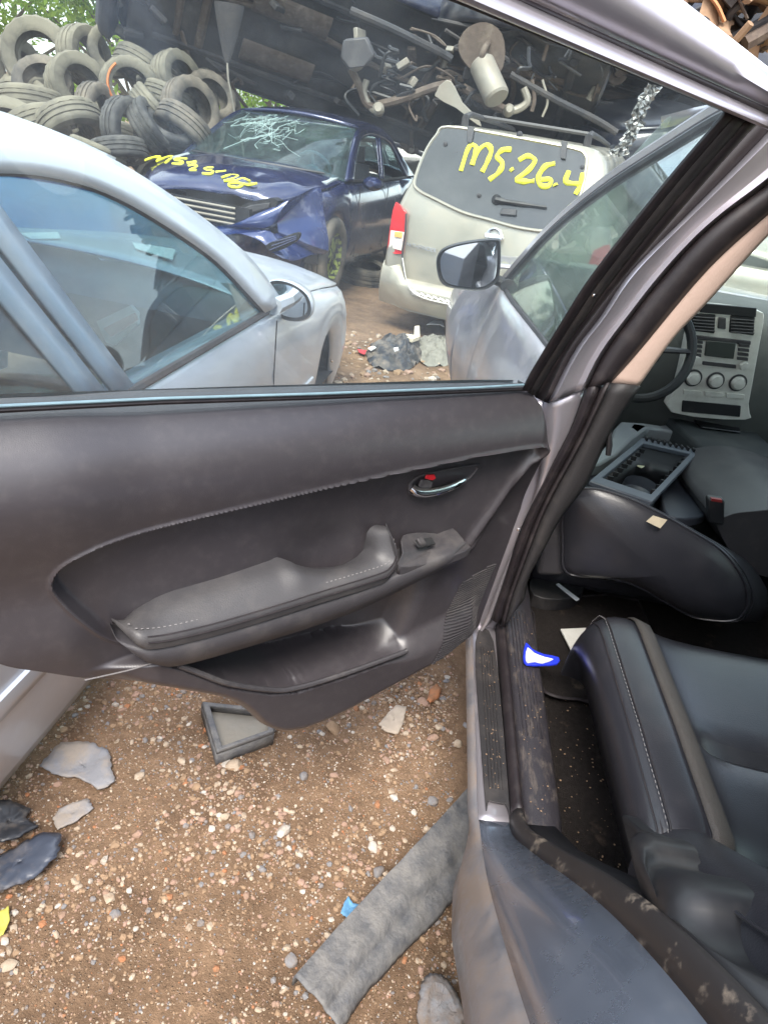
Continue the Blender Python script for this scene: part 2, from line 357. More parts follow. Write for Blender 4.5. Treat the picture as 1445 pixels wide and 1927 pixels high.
# ---- armrest pad (leather) : back edge on the insert, front seam 10 cm out, rounded front
back = resample(cr([Dpx(a, b, .022) for a, b in [(218, 1180), (250, 1145), (300, 1112), (350, 1094), (400, 1080), (470, 1058), (520, 1044)]], 5)
                + cr([Dpx(a, b, .045) for a, b in [(545, 1056), (575, 1064), (610, 1065), (645, 1058), (672, 1048)]], 5)
                + cr([Dpx(a, b, .040) for a, b in [(690, 1030), (692, 1008), (703, 994), (722, 990), (738, 994)]], 4), 70)
backn = np.interp(np.linspace(0, 1, 70), [0, .50, .56, .74, .86, 1], [.022, .022, .05, .052, .036, .030])
frnt = resample(cr([Dpx(a, b, .098) for a, b in [(219, 1187), (240, 1193), (300, 1190), (360, 1178), (420, 1163), (520, 1134), (600, 1109), (700, 1079), (735, 1064), (750, 1040), (746, 1005)]], 6), 70)
frn = np.interp(np.linspace(0, 1, 70), [0, .06, .85, .95, 1], [.05, .098, .098, .085, .050])
secs = []
for i in range(70):
    A = D3(back[i][0], backn[i], back[i][1]); B = D3(frnt[i][0], .098, frnt[i][1]); B = B+NN*(frn[i]-.098)
    c = 4*(i/69)*(1-i/69); hb = .010+.016*min(1, c*2.2)
    drop = .030*min(1, .35+c*2)
    sec = []
    for k in range(9):
        t = k/8; q = A*(1-t)+B*t; q = q+ZZ*(.008*math.sin(math.pi*t)); sec.append(q)
    kk = math.sqrt(min(1, (i+.25)/5, (69-i+.25)/4))
    sec += [B+NN*.006-ZZ*.006, B+NN*.008-ZZ*.014, B+NN*.005-ZZ*drop, B-NN*.01-ZZ*(drop+.006), A-ZZ*(drop+.01)-NN*.005]
    cs_ = np.mean(sec, axis=0); secs.append([cs_+(q-cs_)*kk for q in sec])
mb = MB(); mb.loft(secs); arm = mb.build('armrest', MT['leather_grey'], door, smooth=50)
for off, zo, r in ((.004, -.004, .0016), (.0085, -.013, .0016)):
    mb = MB(); mb.tube([D3(frnt[i][0], .098+off, frnt[i][1]+zo) if frn[i] > .0979 else D3(frnt[i][0], frn[i]+off, frnt[i][1]+zo) for i in range(6, 64)], r, 5)
    mb.build('seam', MT['rubber'], arm)
mb = MB()
for i in range(60):                                           # stitches along the upper edge of the pad
    t = i/59; k = 3+t*62; a = int(k); 
    s0 = frnt[a]*(1-(k-a))+frnt[a+1]*(k-a); s1 = s0+(frnt[a+1]-frnt[a])*.45
    mb.tube([D3(s0[0], min(frn[a], .098)-.007, s0[1]+.0045), D3(s1[0], min(frn[a], .098)-.007, s1[1]+.0045)], .0011, 4)
mb.build('stitching', MT['thread'], arm)
# ---- hard ledge under the pad, running on to the window switch
lt = resample(cr([Dpx(a, b, .100) for a, b in [(218, 1200), (230, 1222), (300, 1222), (420, 1193), (600, 1139), (700, 1106), (770, 1075), (840, 1046), (886, 1028)]], 6), 60)
lb = resample(cr([Dpx(a, b, .096) for a, b in [(220, 1212), (245, 1238), (290, 1252), (345, 1254), (500, 1210), (650, 1160), (760, 1110), (850, 1062), (884, 1036)]], 6), 60)
secs = []
for i in range(60):
    T = D3(lt[i][0], .100, lt[i][1]); Bq = D3(lb[i][0], .096, lb[i][1])
    f = min(1, i/6, (59-i)/5+.25); bk = .02
    T = T-NN*.03*(1-f); Bq = Bq-NN*.03*(1-f)
    T0 = D3(lt[i][0], bk, lt[i][1]+.006); B0 = D3(lb[i][0], bk-.02, lb[i][1]-.004)
    sec = [T0, T0*.5+T*.5+ZZ*.002, T-NN*.006+ZZ*.001, T-ZZ*.003, T*.6+Bq*.4+NN*.004, Bq+ZZ*.003, Bq-NN*.008-ZZ*.002, B0]; cs_ = np.mean(sec, axis=0)+NN*.01; kk = math.sqrt(min(1, (i+.1)/6)); secs.append([cs_+(q-cs_)*kk for q in sec])
mb = MB(); mb.loft(secs); ledge = mb.build('armrest_ledge', MT['trim_hard'], door, smooth=50)
# ---- switch panel
sp = [Dp3(a, b, n) for a, b, n in [(752, 1066, .098), (757, 1040, .08), (757, 1008, .045), (800, 1001, .036), (850, 1010, .040), (886, 1029, .095), (820, 1056, .098)]]
mb = MB(); mb.prism(cr(sp, 3, True), -ZZ*.02); spo = mb.build('switch_panel', MT['trim_hard'], door, bevel=.002)
cc = (Dp3(778, 1020, .07), Dp3(812, 1013, .065), Dp3(819, 1026, .075), Dp3(787, 1033, .08))
mb = MB(); mb.prism([c+ZZ*.001 for c in cc], ZZ*.003); mb.build('switch_bezel', MT['black_plastic'], spo, bevel=.001)
q = [cc[0]*.9+cc[2]*.1, cc[0]*.55+cc[1]*.45, cc[3]*.55+cc[2]*.45, cc[3]*.9+cc[1]*.1]
mb = MB(); mb.prism([c+ZZ*.004 for c in q], ZZ*.006); mb.build('window_switch', MT['trim_hard'], spo, bevel=.002)
# ---- inner release handle
bz = [Dpx(a, b, .034) for a, b in cr([(765, 922), (768, 908), (780, 897), (800, 889), (830, 882), (870, 875), (895, 871), (902, 874), (895, 886), (880, 902), (860, 915), (825, 924), (790, 931), (770, 931)], 4, True)]
ctr = np.mean(bz, axis=0); bi = [ctr+(b-ctr)*np.array([.90, .84]) for b in bz]
mb = MB(); mb.ring([D3(b[0], .030, b[1]) for b in bz], [D3(b[0], .030, b[1]) for b in bi], NN*.010); hd = mb.build('inner_handle', MT['trim_hard'], door, bevel=.002)
mb = MB(); secs = [[D3(ctr[0]+(b[0]-ctr[0])*k, n, ctr[1]+(b[1]-ctr[1])*k) for b in bi] for k, n in ((1, .038), (.97, .033), (.7, .031), (.3, .0305), (.02, .030))]
mb.grid(secs, wrap_u=True); mb.build('handle_cup', MT['trim_hard'], hd)
lv = [Dp3(a, b, n) for a, b, n in cr([(773, 917, .040), (783, 924, .045), (800, 926, .048), (825, 922, .049), (850, 914, .048), (868, 906, .043), (877, 901, .038)], 5)]
mb = MB(); mb.tube(lv, [.0060*(.7+1.0*math.sin(math.pi*min(1, .25+.7*i/(len(lv)-1)))) for i in range(len(lv))], 10, flat=1.15)
mb.build('lever', MT['chrome'], hd)
mb = MB(); mb.prism([Dp3(a, b, .042) for a, b in [(790, 901), (803, 900), (812, 905), (809, 917), (792, 918), (785, 912)]], NN*.006); mb.build('lock_tab', MT['trim_hard'], hd, bevel=.002)
mb = MB(); mb.prism([Dp3(a, b, .049) for a, b in [(799, 900), (801, 893), (816, 892), (819, 899), (812, 903)]], NN*.003); mb.build('lock_mark', MT['red'], hd, bevel=.001)
# ---- speaker grille : fine ribs
gr = [Dpx(a, b, .030) for a, b in [(940, 1062), (866, 1088), (858, 1094), (786, 1226), (884, 1178), (902, 1150)]]
ga = np.array(gr); mb = MB(); zs = np.arange(ga[:, 1].min()+.004, ga[:, 1].max()-.003, .0062)
for z in zs:
    xs = []
    for i in range(len(ga)):
        a, b = ga[i], ga[(i+1) % len(ga)]
        if (a[1] > z) != (b[1] > z): xs.append(a[0]+(b[0]-a[0])*(z-a[1])/(b[1]-a[1]))
    if len(xs) >= 2:
        lo, hi = min(xs), max(xs); q_ = []
        for sx in np.linspace(lo+.003, hi-.003, 14):
            ii = int(np.argmin((s_-sx)**2+(z_-z)**2)); q_.append(D3(sx, float(nn_[ii])+.0016, z))
        mb.tube(q_, .0021, 5)
mb.build('speaker_grille', MT['trim_hard'], door)
# ---- window: glass plane leans inwards
FU = NN*.225+ZZ*.49; FU = FU/np.linalg.norm(FU); FN = np.cross(DD, FU); FN = FN if FN @ NN > 0 else -FN
F0 = NN*.035+ZZ*1.10
def Gp(px, py, off=0.): return onpl(px, py, F0+FN*off, FN)
def Guv(px, py, off=0.):
    X = Gp(px, py, off)-F0-FN*off; return np.array([X @ DD, X @ FU])
def G3(u, v, off=0.): return F0+FN*off+DD*u+FU*v
L0 = [Guv(1368, 206), Guv(865, 0)]; L1 = [Guv(1385, 211), Guv(884, 0)]; L2 = [Guv(1430, 213), Guv(962, 0)]; L3 = [Guv(1440, 203), Guv(985, 0)]; L4 = [Guv(1462, 146), Guv(1275, 0)]
def ext(L, u):
    a, b = L; return np.array([u, a[1]+(b[1]-a[1])*(u-a[0])/(b[0]-a[0])])
def topline(L, us, o): return [G3(*ext(L, u), o) for u in us]
us0 = np.linspace(L0[0][0], 1.0, 16)
gl = [Gp(a, b) for a, b in [(985, 735), (1000, 698), (1060, 600), (1118, 511), (1249, 346), (1340, 240), (1368, 206)]]
gtop = [G3(*(ext(L0, u)-np.array([0, .25*max(0, u-.72)**1.6])), 0) for u in us0[1:]]
gpoly = gl+gtop+[G3(1.08, .0, 0), G3(1.05, -.03, 0), G3(.04, -.03, 0)]
mb = MB(); mb.prism(gpoly, FN*-.004); mb.build('window_glass', MT['door_glass'], door, smooth=0)
mb = MB(); mb.tube([Gp(a, b, .002) for a, b in [(-60, 778), (0, 771), (300, 756), (600, 747), (900, 735), (992, 731)]], .0045, 6); mb.build('glass_run', MT['rubber'], door)
mb = MB(); mb.tube([Gp(a, b, .004) for a, b in [(-60, 770), (0, 764), (300, 750), (600, 741), (900, 729), (985, 724)]], .0022, 6)
mb.build('glass_edge', mat('glass_edge', (.20, .30, .34), .3, var=.3, vscale=40), door)
def band(A, B, us, mt, name, prof, o, thick=.02, drop=None):
    rows = []
    for k, (t, h) in enumerate(prof):
        rows.append([G3(*(ext(A, u)*(1-t)+np.array([u, ext(B, u)[1]])*t-np.array([0, .25*max(0, u-.72)**1.6])), o+h) for u in us])
    m = MB(); m.grid(rows); return m.build(name, mt, door, solid=thick, soff=-1 if False else 0, smooth=50)
us = np.linspace(-.03, 1.0, 26)
arc = lambda h, n=7, base=0: [(k/(n-1), base+h*math.sin(math.pi*k/(n-1))**.7) for k in range(n)]
band(L0, L1, us, MT['rubber'], 'top_seal', arc(.006), .002, .006)
band(L1, L2, us, MT['suv_paint'], 'top_frame', arc(.022, 9), .004, .006)
band(L2, L3, us, MT['rubber'], 'top_groove', arc(.002, 4), .0, .006)
band(L3, L4, np.linspace(-.06, 1.0, 26), MT['suv_paint'], 'outer_frame', [(0, .0), (.15, .012), (.5, .016), (.85, .005), (1, -.02)], -.012, .006)
# hinge-side frame of the door, three dark bands
def ribbon(Lp, Rp, plane, bul, n=26, m=7, flat=False, thick=.006, prof=None):
    f = plane; A = resample([f(*p) for p in cr(Lp, 5)], n); B = resample([f(*p) for p in cr(Rp, 5)], n); rows = []
    for k in range(m):
        t = k/(m-1); h = bul*(prof(t) if prof else math.sin(math.pi*t)**.7)
        rows.append([A[i]*(1-t)+B[i]*t+(CAM-A[i])/np.linalg.norm(CAM-A[i])*h for i in range(n)])
    r = MB(); r.grid(rows); return r
HL = [(985, 730), (1000, 698), (1060, 600), (1118, 511), (1249, 346), (1340, 240), (1368, 206)]
H1 = [(995, 738), (1014, 705), (1074, 609), (1130, 525), (1258, 361), (1355, 246), (1386, 212)]
H2 = [(1006, 745), (1038, 690), (1095, 605), (1143, 537), (1268, 378), (1390, 240), (1402, 222)]
H3 = [(1020, 754), (1065, 661), (1112, 595), (1152, 543), (1276, 395), (1405, 248), (1432, 222)]
for A, B, bl, mt, nm in ((HL, H1, .008, 'rubber', 'run_channel'), (H1, H2, .012, 'trim_dark', 'side_frame'), (H2, H3, .010, 'rubber', 'side_seal')):
    ribbon(A, B, lambda a, b: Gp(a, b, .004), bl).build(nm, MT[mt], door, solid=.006, smooth=50)
mb = MB(); mb.lathe([(.0, .002), (.003, .0015), (.004, 0)], 10, FN, Gp(1117, 556, .018)); mb.build('screw', MT['chrome'], door)
_tp = ext(L2, 1.0)-np.array([0, .25*(.28)**1.6]); _to = ext(L3, 1.0)-np.array([0, .25*(.28)**1.6])
for a_, b_, r_, mt_, nm_ in ((G3(_tp[0]-.012, _tp[1]-.03, .012), G3(1.085, -.03, .012), .018, 'rubber', 'rear_channel'), (G3(_to[0]+.012, _to[1]+.01, -.006), G3(1.11, -.03, -.006), .026, 'suv_paint', 'rear_frame')):
    mb = MB(); mb.tube(cr([a_, a_*.55+b_*.45+DD*.012, b_], 6), r_, 8, flat=.7); mb.build(nm_, MT[mt_], door)

# ---------------------------------------------------------------- B-pillar
yp = lambda y: (lambda a, b: Yp(a, b, y))
S0 = [(1020, 754), (1065, 661), (1112, 595), (1152, 543), (1276, 395), (1405, 248), (1440, 205)]
S1 = [(1030, 758), (1080, 661), (1128, 598), (1186, 511), (1298, 400), (1420, 275), (1475, 215)]
PR = [(1103, 730), (1156, 636), (1311, 449), (1445, 346), (1500, 300)]
SR = [(1146, 720), (1199, 661), (1330, 505), (1445, 400), (1500, 355)]
BR = [(1199, 728), (1265, 636), (1330, 567), (1445, 440), (1500, 400)]
pil = ribbon(S1[0:1]+S1[1:], PR, yp(.0), .03, prof=lambda t: .35*math.sin(math.pi*t)+.9*math.exp(-((t-.2)/.12)**2)*.6+.55*math.exp(-((t-.85)/.08)**2)).build('b_pillar', MT['suv_paint'], suv, solid=.006, smooth=50)
ribbon(S0, S1, yp(.0), .006).build('pillar_gap_seal', MT['rubber'], pil, solid=.006)
ribbon(PR, SR, yp(-.004), .020).build('door_seal', MT['rubber'], pil, solid=.006)
ribbon(SR, BR, yp(.0), .006).build('pillar_trim', MT['beige'], pil, solid=.006)
# lower pillar
LPL = [(1020, 754), (1022, 800), (1015, 900), (990, 985), (950, 1075), (915, 1165), (893, 1205)]
LPR = [(1103, 730), (1076, 806), (1044, 867), (1015, 925), (980, 999), (950, 1090), (925, 1165)]
LSR = [(1146, 720), (1118, 780), (1086, 845), (1028, 951), (985, 1060), (960, 1130), (948, 1180)]
LTR = [(1203, 726), (1147, 813), (1102, 909), (1054, 973), (1015, 1045), (993, 1086), (985, 1125)]
ribbon([(a-34, b) for a, b in LPL], [(a+26, b+4) for a, b in LPL], yp(.035), .004).build('hinge_pillar', MT['suv_paint'], pil, solid=.006, smooth=50)
ribbon(LPL, LPR, yp(.01), .012).build('lower_pillar', MT['suv_paint'], pil, solid=.006, smooth=50)
ribbon(LPR, LSR, yp(.0), .022, prof=lambda t: abs(math.sin(math.pi*t*1.5))**.7).build('lower_seal', MT['rubber'], pil, solid=.006, smooth=50)
ribbon(LSR, LTR, yp(.0), .018).build('lower_trim', MT['trim_dark'], pil, solid=.006, smooth=50)
mb = MB(); c = Yp(1143, 832, .02); mb.tube([Yp(1147, 812, .0), Yp(1146, 838, .0), Yp(1144, 856, .0)], [.004, .007, .006], 8); mb.build('belt_guide', MT['black_plastic'], pil)
mb = MB(); mb.lathe([(.0, .003), (.004, .002), (.005, 0)], 10, (0, -1, 0), Yp(976, 997, -.02)); mb.build('screw', MT['chrome'], pil)
# ---------------------------------------------------------------- sill and dogleg (door opening)
prof_s = [(.060, .18), (.045, .24), (.020, .31), (-.004, .375), (-.014, .408), (.000, .424), (.018, .428), (.058, .430), (.061, .446), (.066, .456), (.073, .458), (.079, .450), (.081, .436)]
st = []
for y in (1.05, .5, .06, -.05, -.15, -.25, -.35, -.45, -.52): st.append([np.array((x, y, z)) for x, z in prof_s])
dog = [  # y, crest(x,z), lip(x,z), inner edge(x,z)
    (-.58, (.002, .432), (-.008, .375), (.062, .448)), (-.64, (.000, .455), (-.030, .36), (.078, .495)), (-.70, (-.002, .485), (-.036, .375), (.092, .550)),
    (-.76, (-.004, .520), (-.042, .405), (.100, .612)), (-.83, (-.004, .560), (-.044, .452), (.104, .682)), (-.90, (-.004, .602), (-.046, .500), (.106, .748)),
    (-.98, (-.002, .650), (-.048, .545), (.108, .815)), (-1.06, (.0, .70), (-.05, .58), (.110, .875)), (-1.14, (.004, .75), (-.05, .60), (.112, .925)), (-1.3, (.01, .84), (-.05, .61), (.118, 1.01))]
for y, c, l, i in dog:
    c = np.array(c); l = np.array(l); i = np.array(i); seg = lambda t: c*(1-t)+i*t
    q = [l+(.03, .01), l+(.004, -.006), l, l*.5+c*.5+(-.012, .0), l*.15+c*.85+(-.006, .0), c, seg(.22)+(.0, -.004), seg(.9)+(.0, -.003), seg(1.0)+(0, .010), i+(.005, .022), i+(.013, .025), i+(.020, .018), i+(.022, .002)]
    st.append([np.array((x, y, z)) for x, z in q])
st2 = [list(r) for r in zip(*[cr([s[k] for s in st], 4) for k in range(13)])]
def cols(a, b): return [[r[k] for k in range(a, b)] for r in st2]
mb = MB(); mb.grid(cols(0, 6)); sill = mb.build('rocker_panel', MT['suv_dirty'], suv, solid=.002, smooth=60)
ns = 8*4+1
mb = MB(); mb.grid([r for r in cols(5, 8)[:ns+2]]); mb.build('sill_plate', MT['suv_paint'], sill, solid=.002, smooth=60)
mb = MB(); mb.grid([r for r in cols(5, 8)[ns+1:]]); mb.build('jamb_panel', MT['jamb_sky_paint'], suv, solid=.002, smooth=60)
MT['muddy_rubber'] = mat('muddy_rubber', (.02, .017, .017), .5, var=.2, dirt=(.24, .19, .145), dfac=.6, dscale=22, dlo=.57, dhi=.66)
mb = MB(); mb.grid(cols(7, 13)[:34]); mb.build('sill_seal', MT['rubber'], sill, solid=.002, smooth=70)
mb = MB(); mb.grid(cols(7, 13)[33:]); mb.build('dogleg_seal', MT['muddy_rubber'], sill, solid=.002, smooth=70)
# scuff plate with ribs
y0, y1 = -.045, -.512
mb = MB(); pl = [(.004, y0), (.050, y0+.01), (.058, y1+.012), (.050, y1), (.020, y1), (.012, y1+.012)]
mb.prism([(x, y, .4335) for x, y in cr(pl, 4, True)], (0, 0, .0035)); sc = mb.build('scuff_plate', MT['trim_dark'], sill, bevel=.0015)
for k in range(5):
    x = .021+k*.0065; mb = MB(); mb.tube([(x-.004, y0-.02, .4375), (x, y1+.03, .4375)], .0014, 5); mb.build('rib', MT['trim_dark'], sc)
# inner sill trim
inn = []
for y, w in ((1.0, .165), (.4, .165), (.15, .165), (0, .165), (-.2, .163), (-.4, .16), (-.52, .158), (-.57, .15)):
    inn.append([(.081, y, .42), (.085, y, .438), (.095, y, .444), (.125, y, .446), (w-.01, y, .440), (w, y, .425), (w+.004, y, .33)])
inn = [list(r) for r in zip(*[cr([s[k] for s in inn], 4) for k in range(7)])]
MT['sill_mud'] = mat('sill_trim_mud', (.030, .027, .032), .42, var=.12, bump=.3, bscale=300, dirt=(.20, .16, .125), dfac=.4, dscale=30, dlo=.52, dhi=.72, stretch=(2.5, .8, 1))
mb = MB(); mb.grid(inn); it = mb.build('sill_trim', MT['sill_mud'], suv, solid=.002, smooth=60)
for k in range(6):
    x = .098+k*.008; mb = MB(); mb.tube([(x, .10, .4465), (x, -.34, .4465)], .0016, 5); mb.build('rib', MT['sill_mud'], it)
# inner dogleg trim / wheelhouse trim up to the C-pillar
rows = []
for y, x0, z0 in ((-.56, .082, .44), (-.64, .100, .49), (-.70, .114, .548), (-.76, .122, .612), (-.83, .126, .682), (-.90, .128, .75), (-.98, .130, .815), (-1.06, .132, .875), (-1.14, .134, .925), (-1.3, .14, 1.01)):
    rows.append([(x0, y, z0+.008), (x0+.03, y, z0+.012), (x0+.055, y+.01, z0+.004), (x0+.075, y+.02, z0-.03), (x0+.09, y+.03, .33)])
mb = MB(); mb.grid(rows); mb.build('wheelhouse_trim', MT['black_plastic'], suv, solid=.003, smooth=60)
mb = MB(); cv_ = [Xp(a, b, .155) for a, b in cr([(1190, 1572), (1222, 1578), (1240, 1625), (1295, 1640), (1330, 1680), (1345, 1750), (1385, 1815), (1460, 1860), (1500, 1960), (1380, 1900), (1290, 1800), (1225, 1690)], 4, True)]; cm_ = np.mean(cv_, axis=0)
mb.loft([[cm_+(p-cm_)*k+np.array((o, 0, 0)) for p in cv_] for k, o in ((.2, -.035), (.6, -.028), (.85, -.016), (1, .005), (1.0, .06))]); mb.build('seat_side_cover', MT['black_plastic'], suv, smooth=60)
# ---------------------------------------------------------------- floor, mat
mb = MB(); g = [[(x, y, .335+.012*noise.noise(Vector((x*6, y*6, 0)))+(.0 if x < .9 else .1*min(1, (x-.9)/.1))) for x in np.linspace(.16, 1.8, 40)] for y in np.linspace(-.75, 1.5, 50)]
mb.grid(g); mb.build('carpet_floor', MT['carpet'], suv, solid=.01, smooth=80)
ml = [Zp(a, b, .352) for a, b in [(1000, 1135), (1002, 1160), (1010, 1260), (1016, 1295), (1035, 1312), (1085, 1320), (1200, 1318), (1200, 1135)]]
mb = MB(); mb.prism(cr(ml, 3, True), (0, 0, .008)); fm = mb.build('floor_mat', MT['carpet'], suv, bevel=.003)
mb = MB(); mb.tube([p+np.array((0, 0, .008)) for p in cr(ml, 3, True)], .004, 6, closed=True); mb.build('mat_edging', MT['rubber'], fm)
# seat-rail cover and foot plastics by the pillar
mb = MB(); cp = [Zp(a, b, .40) for a, b in [(1000, 1085), (1040, 1072), (1095, 1090), (1092, 1118), (1050, 1128), (1003, 1118)]]
mb.prism(cr(cp, 3, True), (0, 0, -.06)); mb.build('seat_rail_cover', MT['black_plastic'], suv, bevel=.012, bseg=3)
mb = MB(); cp = [Yp(a, b, .17) for a, b in [(1030, 960), (1062, 940), (1066, 1060), (1060, 1085), (1010, 1085)]]
mb.prism(cp, (0, .1, 0)); mb.build('seat_side_cover', MT['trim_hard'], suv, bevel=.012, bseg=3)
mb = MB(); cp = [Zp(a, b, .37) for a, b in [(1053, 1186), (1082, 1243), (1100, 1240), (1140, 1182)]]
mb.prism(cp, (0, 0, .006)); pb = mb.build('seat_bracket', MT['silver_plastic'], suv, bevel=.002)
mb = MB(); mb.lathe([(.004, .008), (.008, .007), (.009, 0)], 10, (0, 0, 1), Zp(1083, 1240, .376)); mb.build('bolt', MT['chrome'], pb)
# ---------------------------------------------------------------- rear bench
def csec(y, zt, zs, fr=1.):
    P = [(.290, zs), (.270, .44), (.235, .51), (.205, .575), (.200, .625), (.218, .650), (.240, .660), (.275, .664), (.300, .660), (.3035, .657), (.307, .660), (.330, .660), (.340, .652), (.3425, .645), (.350, .640), (.38, .628), (.45, .618), (.6, .615), (.8, .62), (.95, .63), (1.05, .64), (1.6, .64), (1.62, .40)]
    return [np.array((x, y, zs+(z-zs)*zt if z > zs else z)) for x, z in P]
ys = [(-.075, .30), (-.085, .62), (-.10, .80), (-.125, .92), (-.16, .985), (-.20, 1.0), (-.30, 1.0), (-.40, 1.0), (-.455, 1.0), (-.47, 1.0), (-.485, 1.0), (-.55, .99), (-.62, .985), (-.68, .975), (-.705, .93), (-.715, .80)]
R = []
for y, k in ys:
    r = csec(y+.0, k, .38)
    # bench front edge bows: outboard corner sits further back
    r = [np.array((p[0]+(.028 if False else 0), p[1]-.05*max(0, (.27-p[0])/.07)**1.5*(1 if y > -.3 else max(0, (y+.715)/.415)), p[2])) for p in r]
    if abs(y+.47) < .005: r = [p-np.array((0, 0, .034*sstep(.345, .38, p[0]))) for p in r]
    R.append(r)
mb = MB(); mb.grid(R); bench = mb.build('rear_seat_cushion', MT['leather'], suv, smooth=50, sub=1)
mb = MB(); rows = [[(R[i][9][0], R[i][9][1], R[i][9][2]+.004), ((R[i][10][0]+R[i][11][0])/2-.004, R[i][11][1], R[i][11][2]+.004), (R[i][12][0]-.002, R[i][12][1], R[i][12][2]+.0035), (R[i][13][0], R[i][13][1], R[i][13][2]+.001)] for i in range(len(R))]
mb.grid(rows); mb.build('seat_strip', MT['leather_strip'], bench, solid=.002, smooth=60)
for k, dx in ((5, .004), (5, .012), (6, .0)):
    mb = MB(); mb.tube([(R[i][k][0]+dx, R[i][k][1], R[i][k][2]+.002) for i in range(len(R))], .0015, 5); mb.build('seam', MT['rubber'], bench)
mb = MB()
pth = resample([(r[6][0]-.005, r[6][1], r[6][2]+.0028) for r in R], 150)
for i in range(0, 149, 2): mb.tube([pth[i], pth[i+1]], .0009, 4)
mb.build('stitching', MT['thread'], bench)
mb = MB(); mb.prism([Xp(a, b, .178) for a, b in [(1165, 1530), (1200, 1560), (1225, 1568), (1222, 1600), (1232, 1640), (1205, 1660), (1180, 1590)]], (.03, 0, 0)); mb.build('seat_hinge_cover', MT['black_plastic'], suv, bevel=.006)
# backrest: bolster leaning back
secs = []
for h in np.linspace(0, 1, 12):
    yc = -.72-.60*h; zc = .585+.52*h; xo = .175-.02*math.sin(h*math.pi)
    f = .075*(1-h*.25); q = []
    for x, t in ((xo+.02, -.16), (xo, -.10), (xo+.004, -.03), (xo+.025, .045), (xo+.07, .085), (xo+.125, .085), (xo+.17, .055), (xo+.21, .040), (.6, .035), (1.0, .04), (1.5, .05), (1.6, -.1)):
        q.append((x, yc+t*.9, zc+t*.45))
    secs.append(q)
mb = MB(); mb.grid(secs); bk = mb.build('rear_seat_backrest', MT['leather'], suv, smooth=60, sub=1)
mb = MB(); mb.tube([(s[3][0]+.002, s[3][1]+.004, s[3][2]+.003) for s in secs], .0025, 6); mb.build('piping', MT['leather'], bk)
mb = MB(); mb.box((.9, -1.25, .8), (1.5, .5, .9)); mb.build('rear_seat_back_shell', MT['black_plastic'], suv, bevel=.05)
# ---------------------------------------------------------------- front seat, its backrest folded down
fsp = cr([(1056, 935), (1085, 917), (1125, 917), (1200, 943), (1300, 997), (1362, 1038), (1400, 1092), (1407, 1135), (1393, 1160), (1375, 1168), (1345, 1168), (1300, 1160), (1245, 1130), (1190, 1100), (1130, 1085), (1062, 1076), (1054, 1020)], 5, True)
face = [Yp(a, b, .05+.10*(1-min(1, max(0, (a-1054)/400)))) for a, b in fsp]
fc = np.mean(face, axis=0); secs = []
for k, off, in ((.05, -.050), (.3, -.046), (.55, -.036), (.75, -.024), (.88, -.012), (.95, -.003), (.985, .006), (1.0, .022), (1.0, .05), (1.0, .2), (.98, .36), (.93, .43), (.8, .47)):
    secs.append([fc+(p-fc)*np.array((k, k, k))+np.array((.55*max(0, off), off*(.6 if off > 0 else 1), -.36*max(0, off))) for p in face])
mb = MB(); mb.loft(secs); fs = mb.build('front_seat_backrest', MT['leather'], suv, smooth=60)
mb = MB(); mb.tube([p+np.array((0, -.003, 0)) for p in secs[6]], .0028, 6, closed=True); mb.build('piping', MT['leather'], fs)
mb = MB(); mb.tube([p+np.array((0, -.003, .001)) for p in secs[8]], .0022, 6, closed=True); mb.build('seam', MT['leather'], fs)
tg = [Yp(a, b, .075) for a, b in [(1212, 980), (1225, 969), (1251, 977), (1238, 993)]]
mb = MB(); mb.prism([p+np.array((0, -.01, .004)) for p in tg], (0, -.002, .001)); mb.build('airbag_tag', mat('tag_cloth', (.62, .53, .38), .8, var=.15, vscale=60), fs)
mb = MB(); secs = [[(x, y, z) for x, z in [(.17, .38), (.16, .50), (.20, .58), (.30, .575), (.60, .575), (.68, .58), (.71, .50), (.70, .38)]] for y in (.35, .6, .85, .93)]
mb.loft(secs); mb.build('front_seat_cushion', MT['leather'], suv, bevel=.03, bseg=3)
# passenger seat
mb = MB(); secs = []
for k in range(9):
    h = k/8; yc = .10-.22*h; zc = .60+.62*h; w = .26*(1-.12*h)
    secs.append([(1.3+w*math.cos(a)*abs(math.cos(a))**-.3 if abs(math.cos(a)) > 1e-3 else 1.3, yc+.09*math.sin(a), zc+.03*math.sin(a)) for a in [2*math.pi*j/20 for j in range(20)]])
mb.loft(secs); mb.build('passenger_seat_backrest', MT['leather'], suv, sub=1)
mb = MB(); cq = [Yp(a, b, .35) for a, b in cr([(1350, 995), (1370, 970), (1420, 962), (1500, 960), (1600, 1000), (1600, 1100), (1420, 1080)], 4, True)]
mb.prism(cq, (0, .5, -.02)); mb.build('passenger_seat_cushion', MT['leather_grey'], suv, bevel=.03, bseg=4)
# seat belt buckle
mb = MB(); mb.prism([Yp(a, b, .32) for a, b in [(1332, 938), (1364, 942), (1362, 990), (1334, 985)]], (0, .03, 0)); bu = mb.build('belt_buckle', MT['black_plastic'], suv, bevel=.006)
mb = MB(); mb.prism([Yp(a, b, .316) for a, b in [(1338, 938), (1358, 941), (1358, 946), (1338, 943)]], (0, .01, 0)); mb.build('buckle_button', mat('buckle_red', (.22, .02, .02), .5, var=.1), bu)
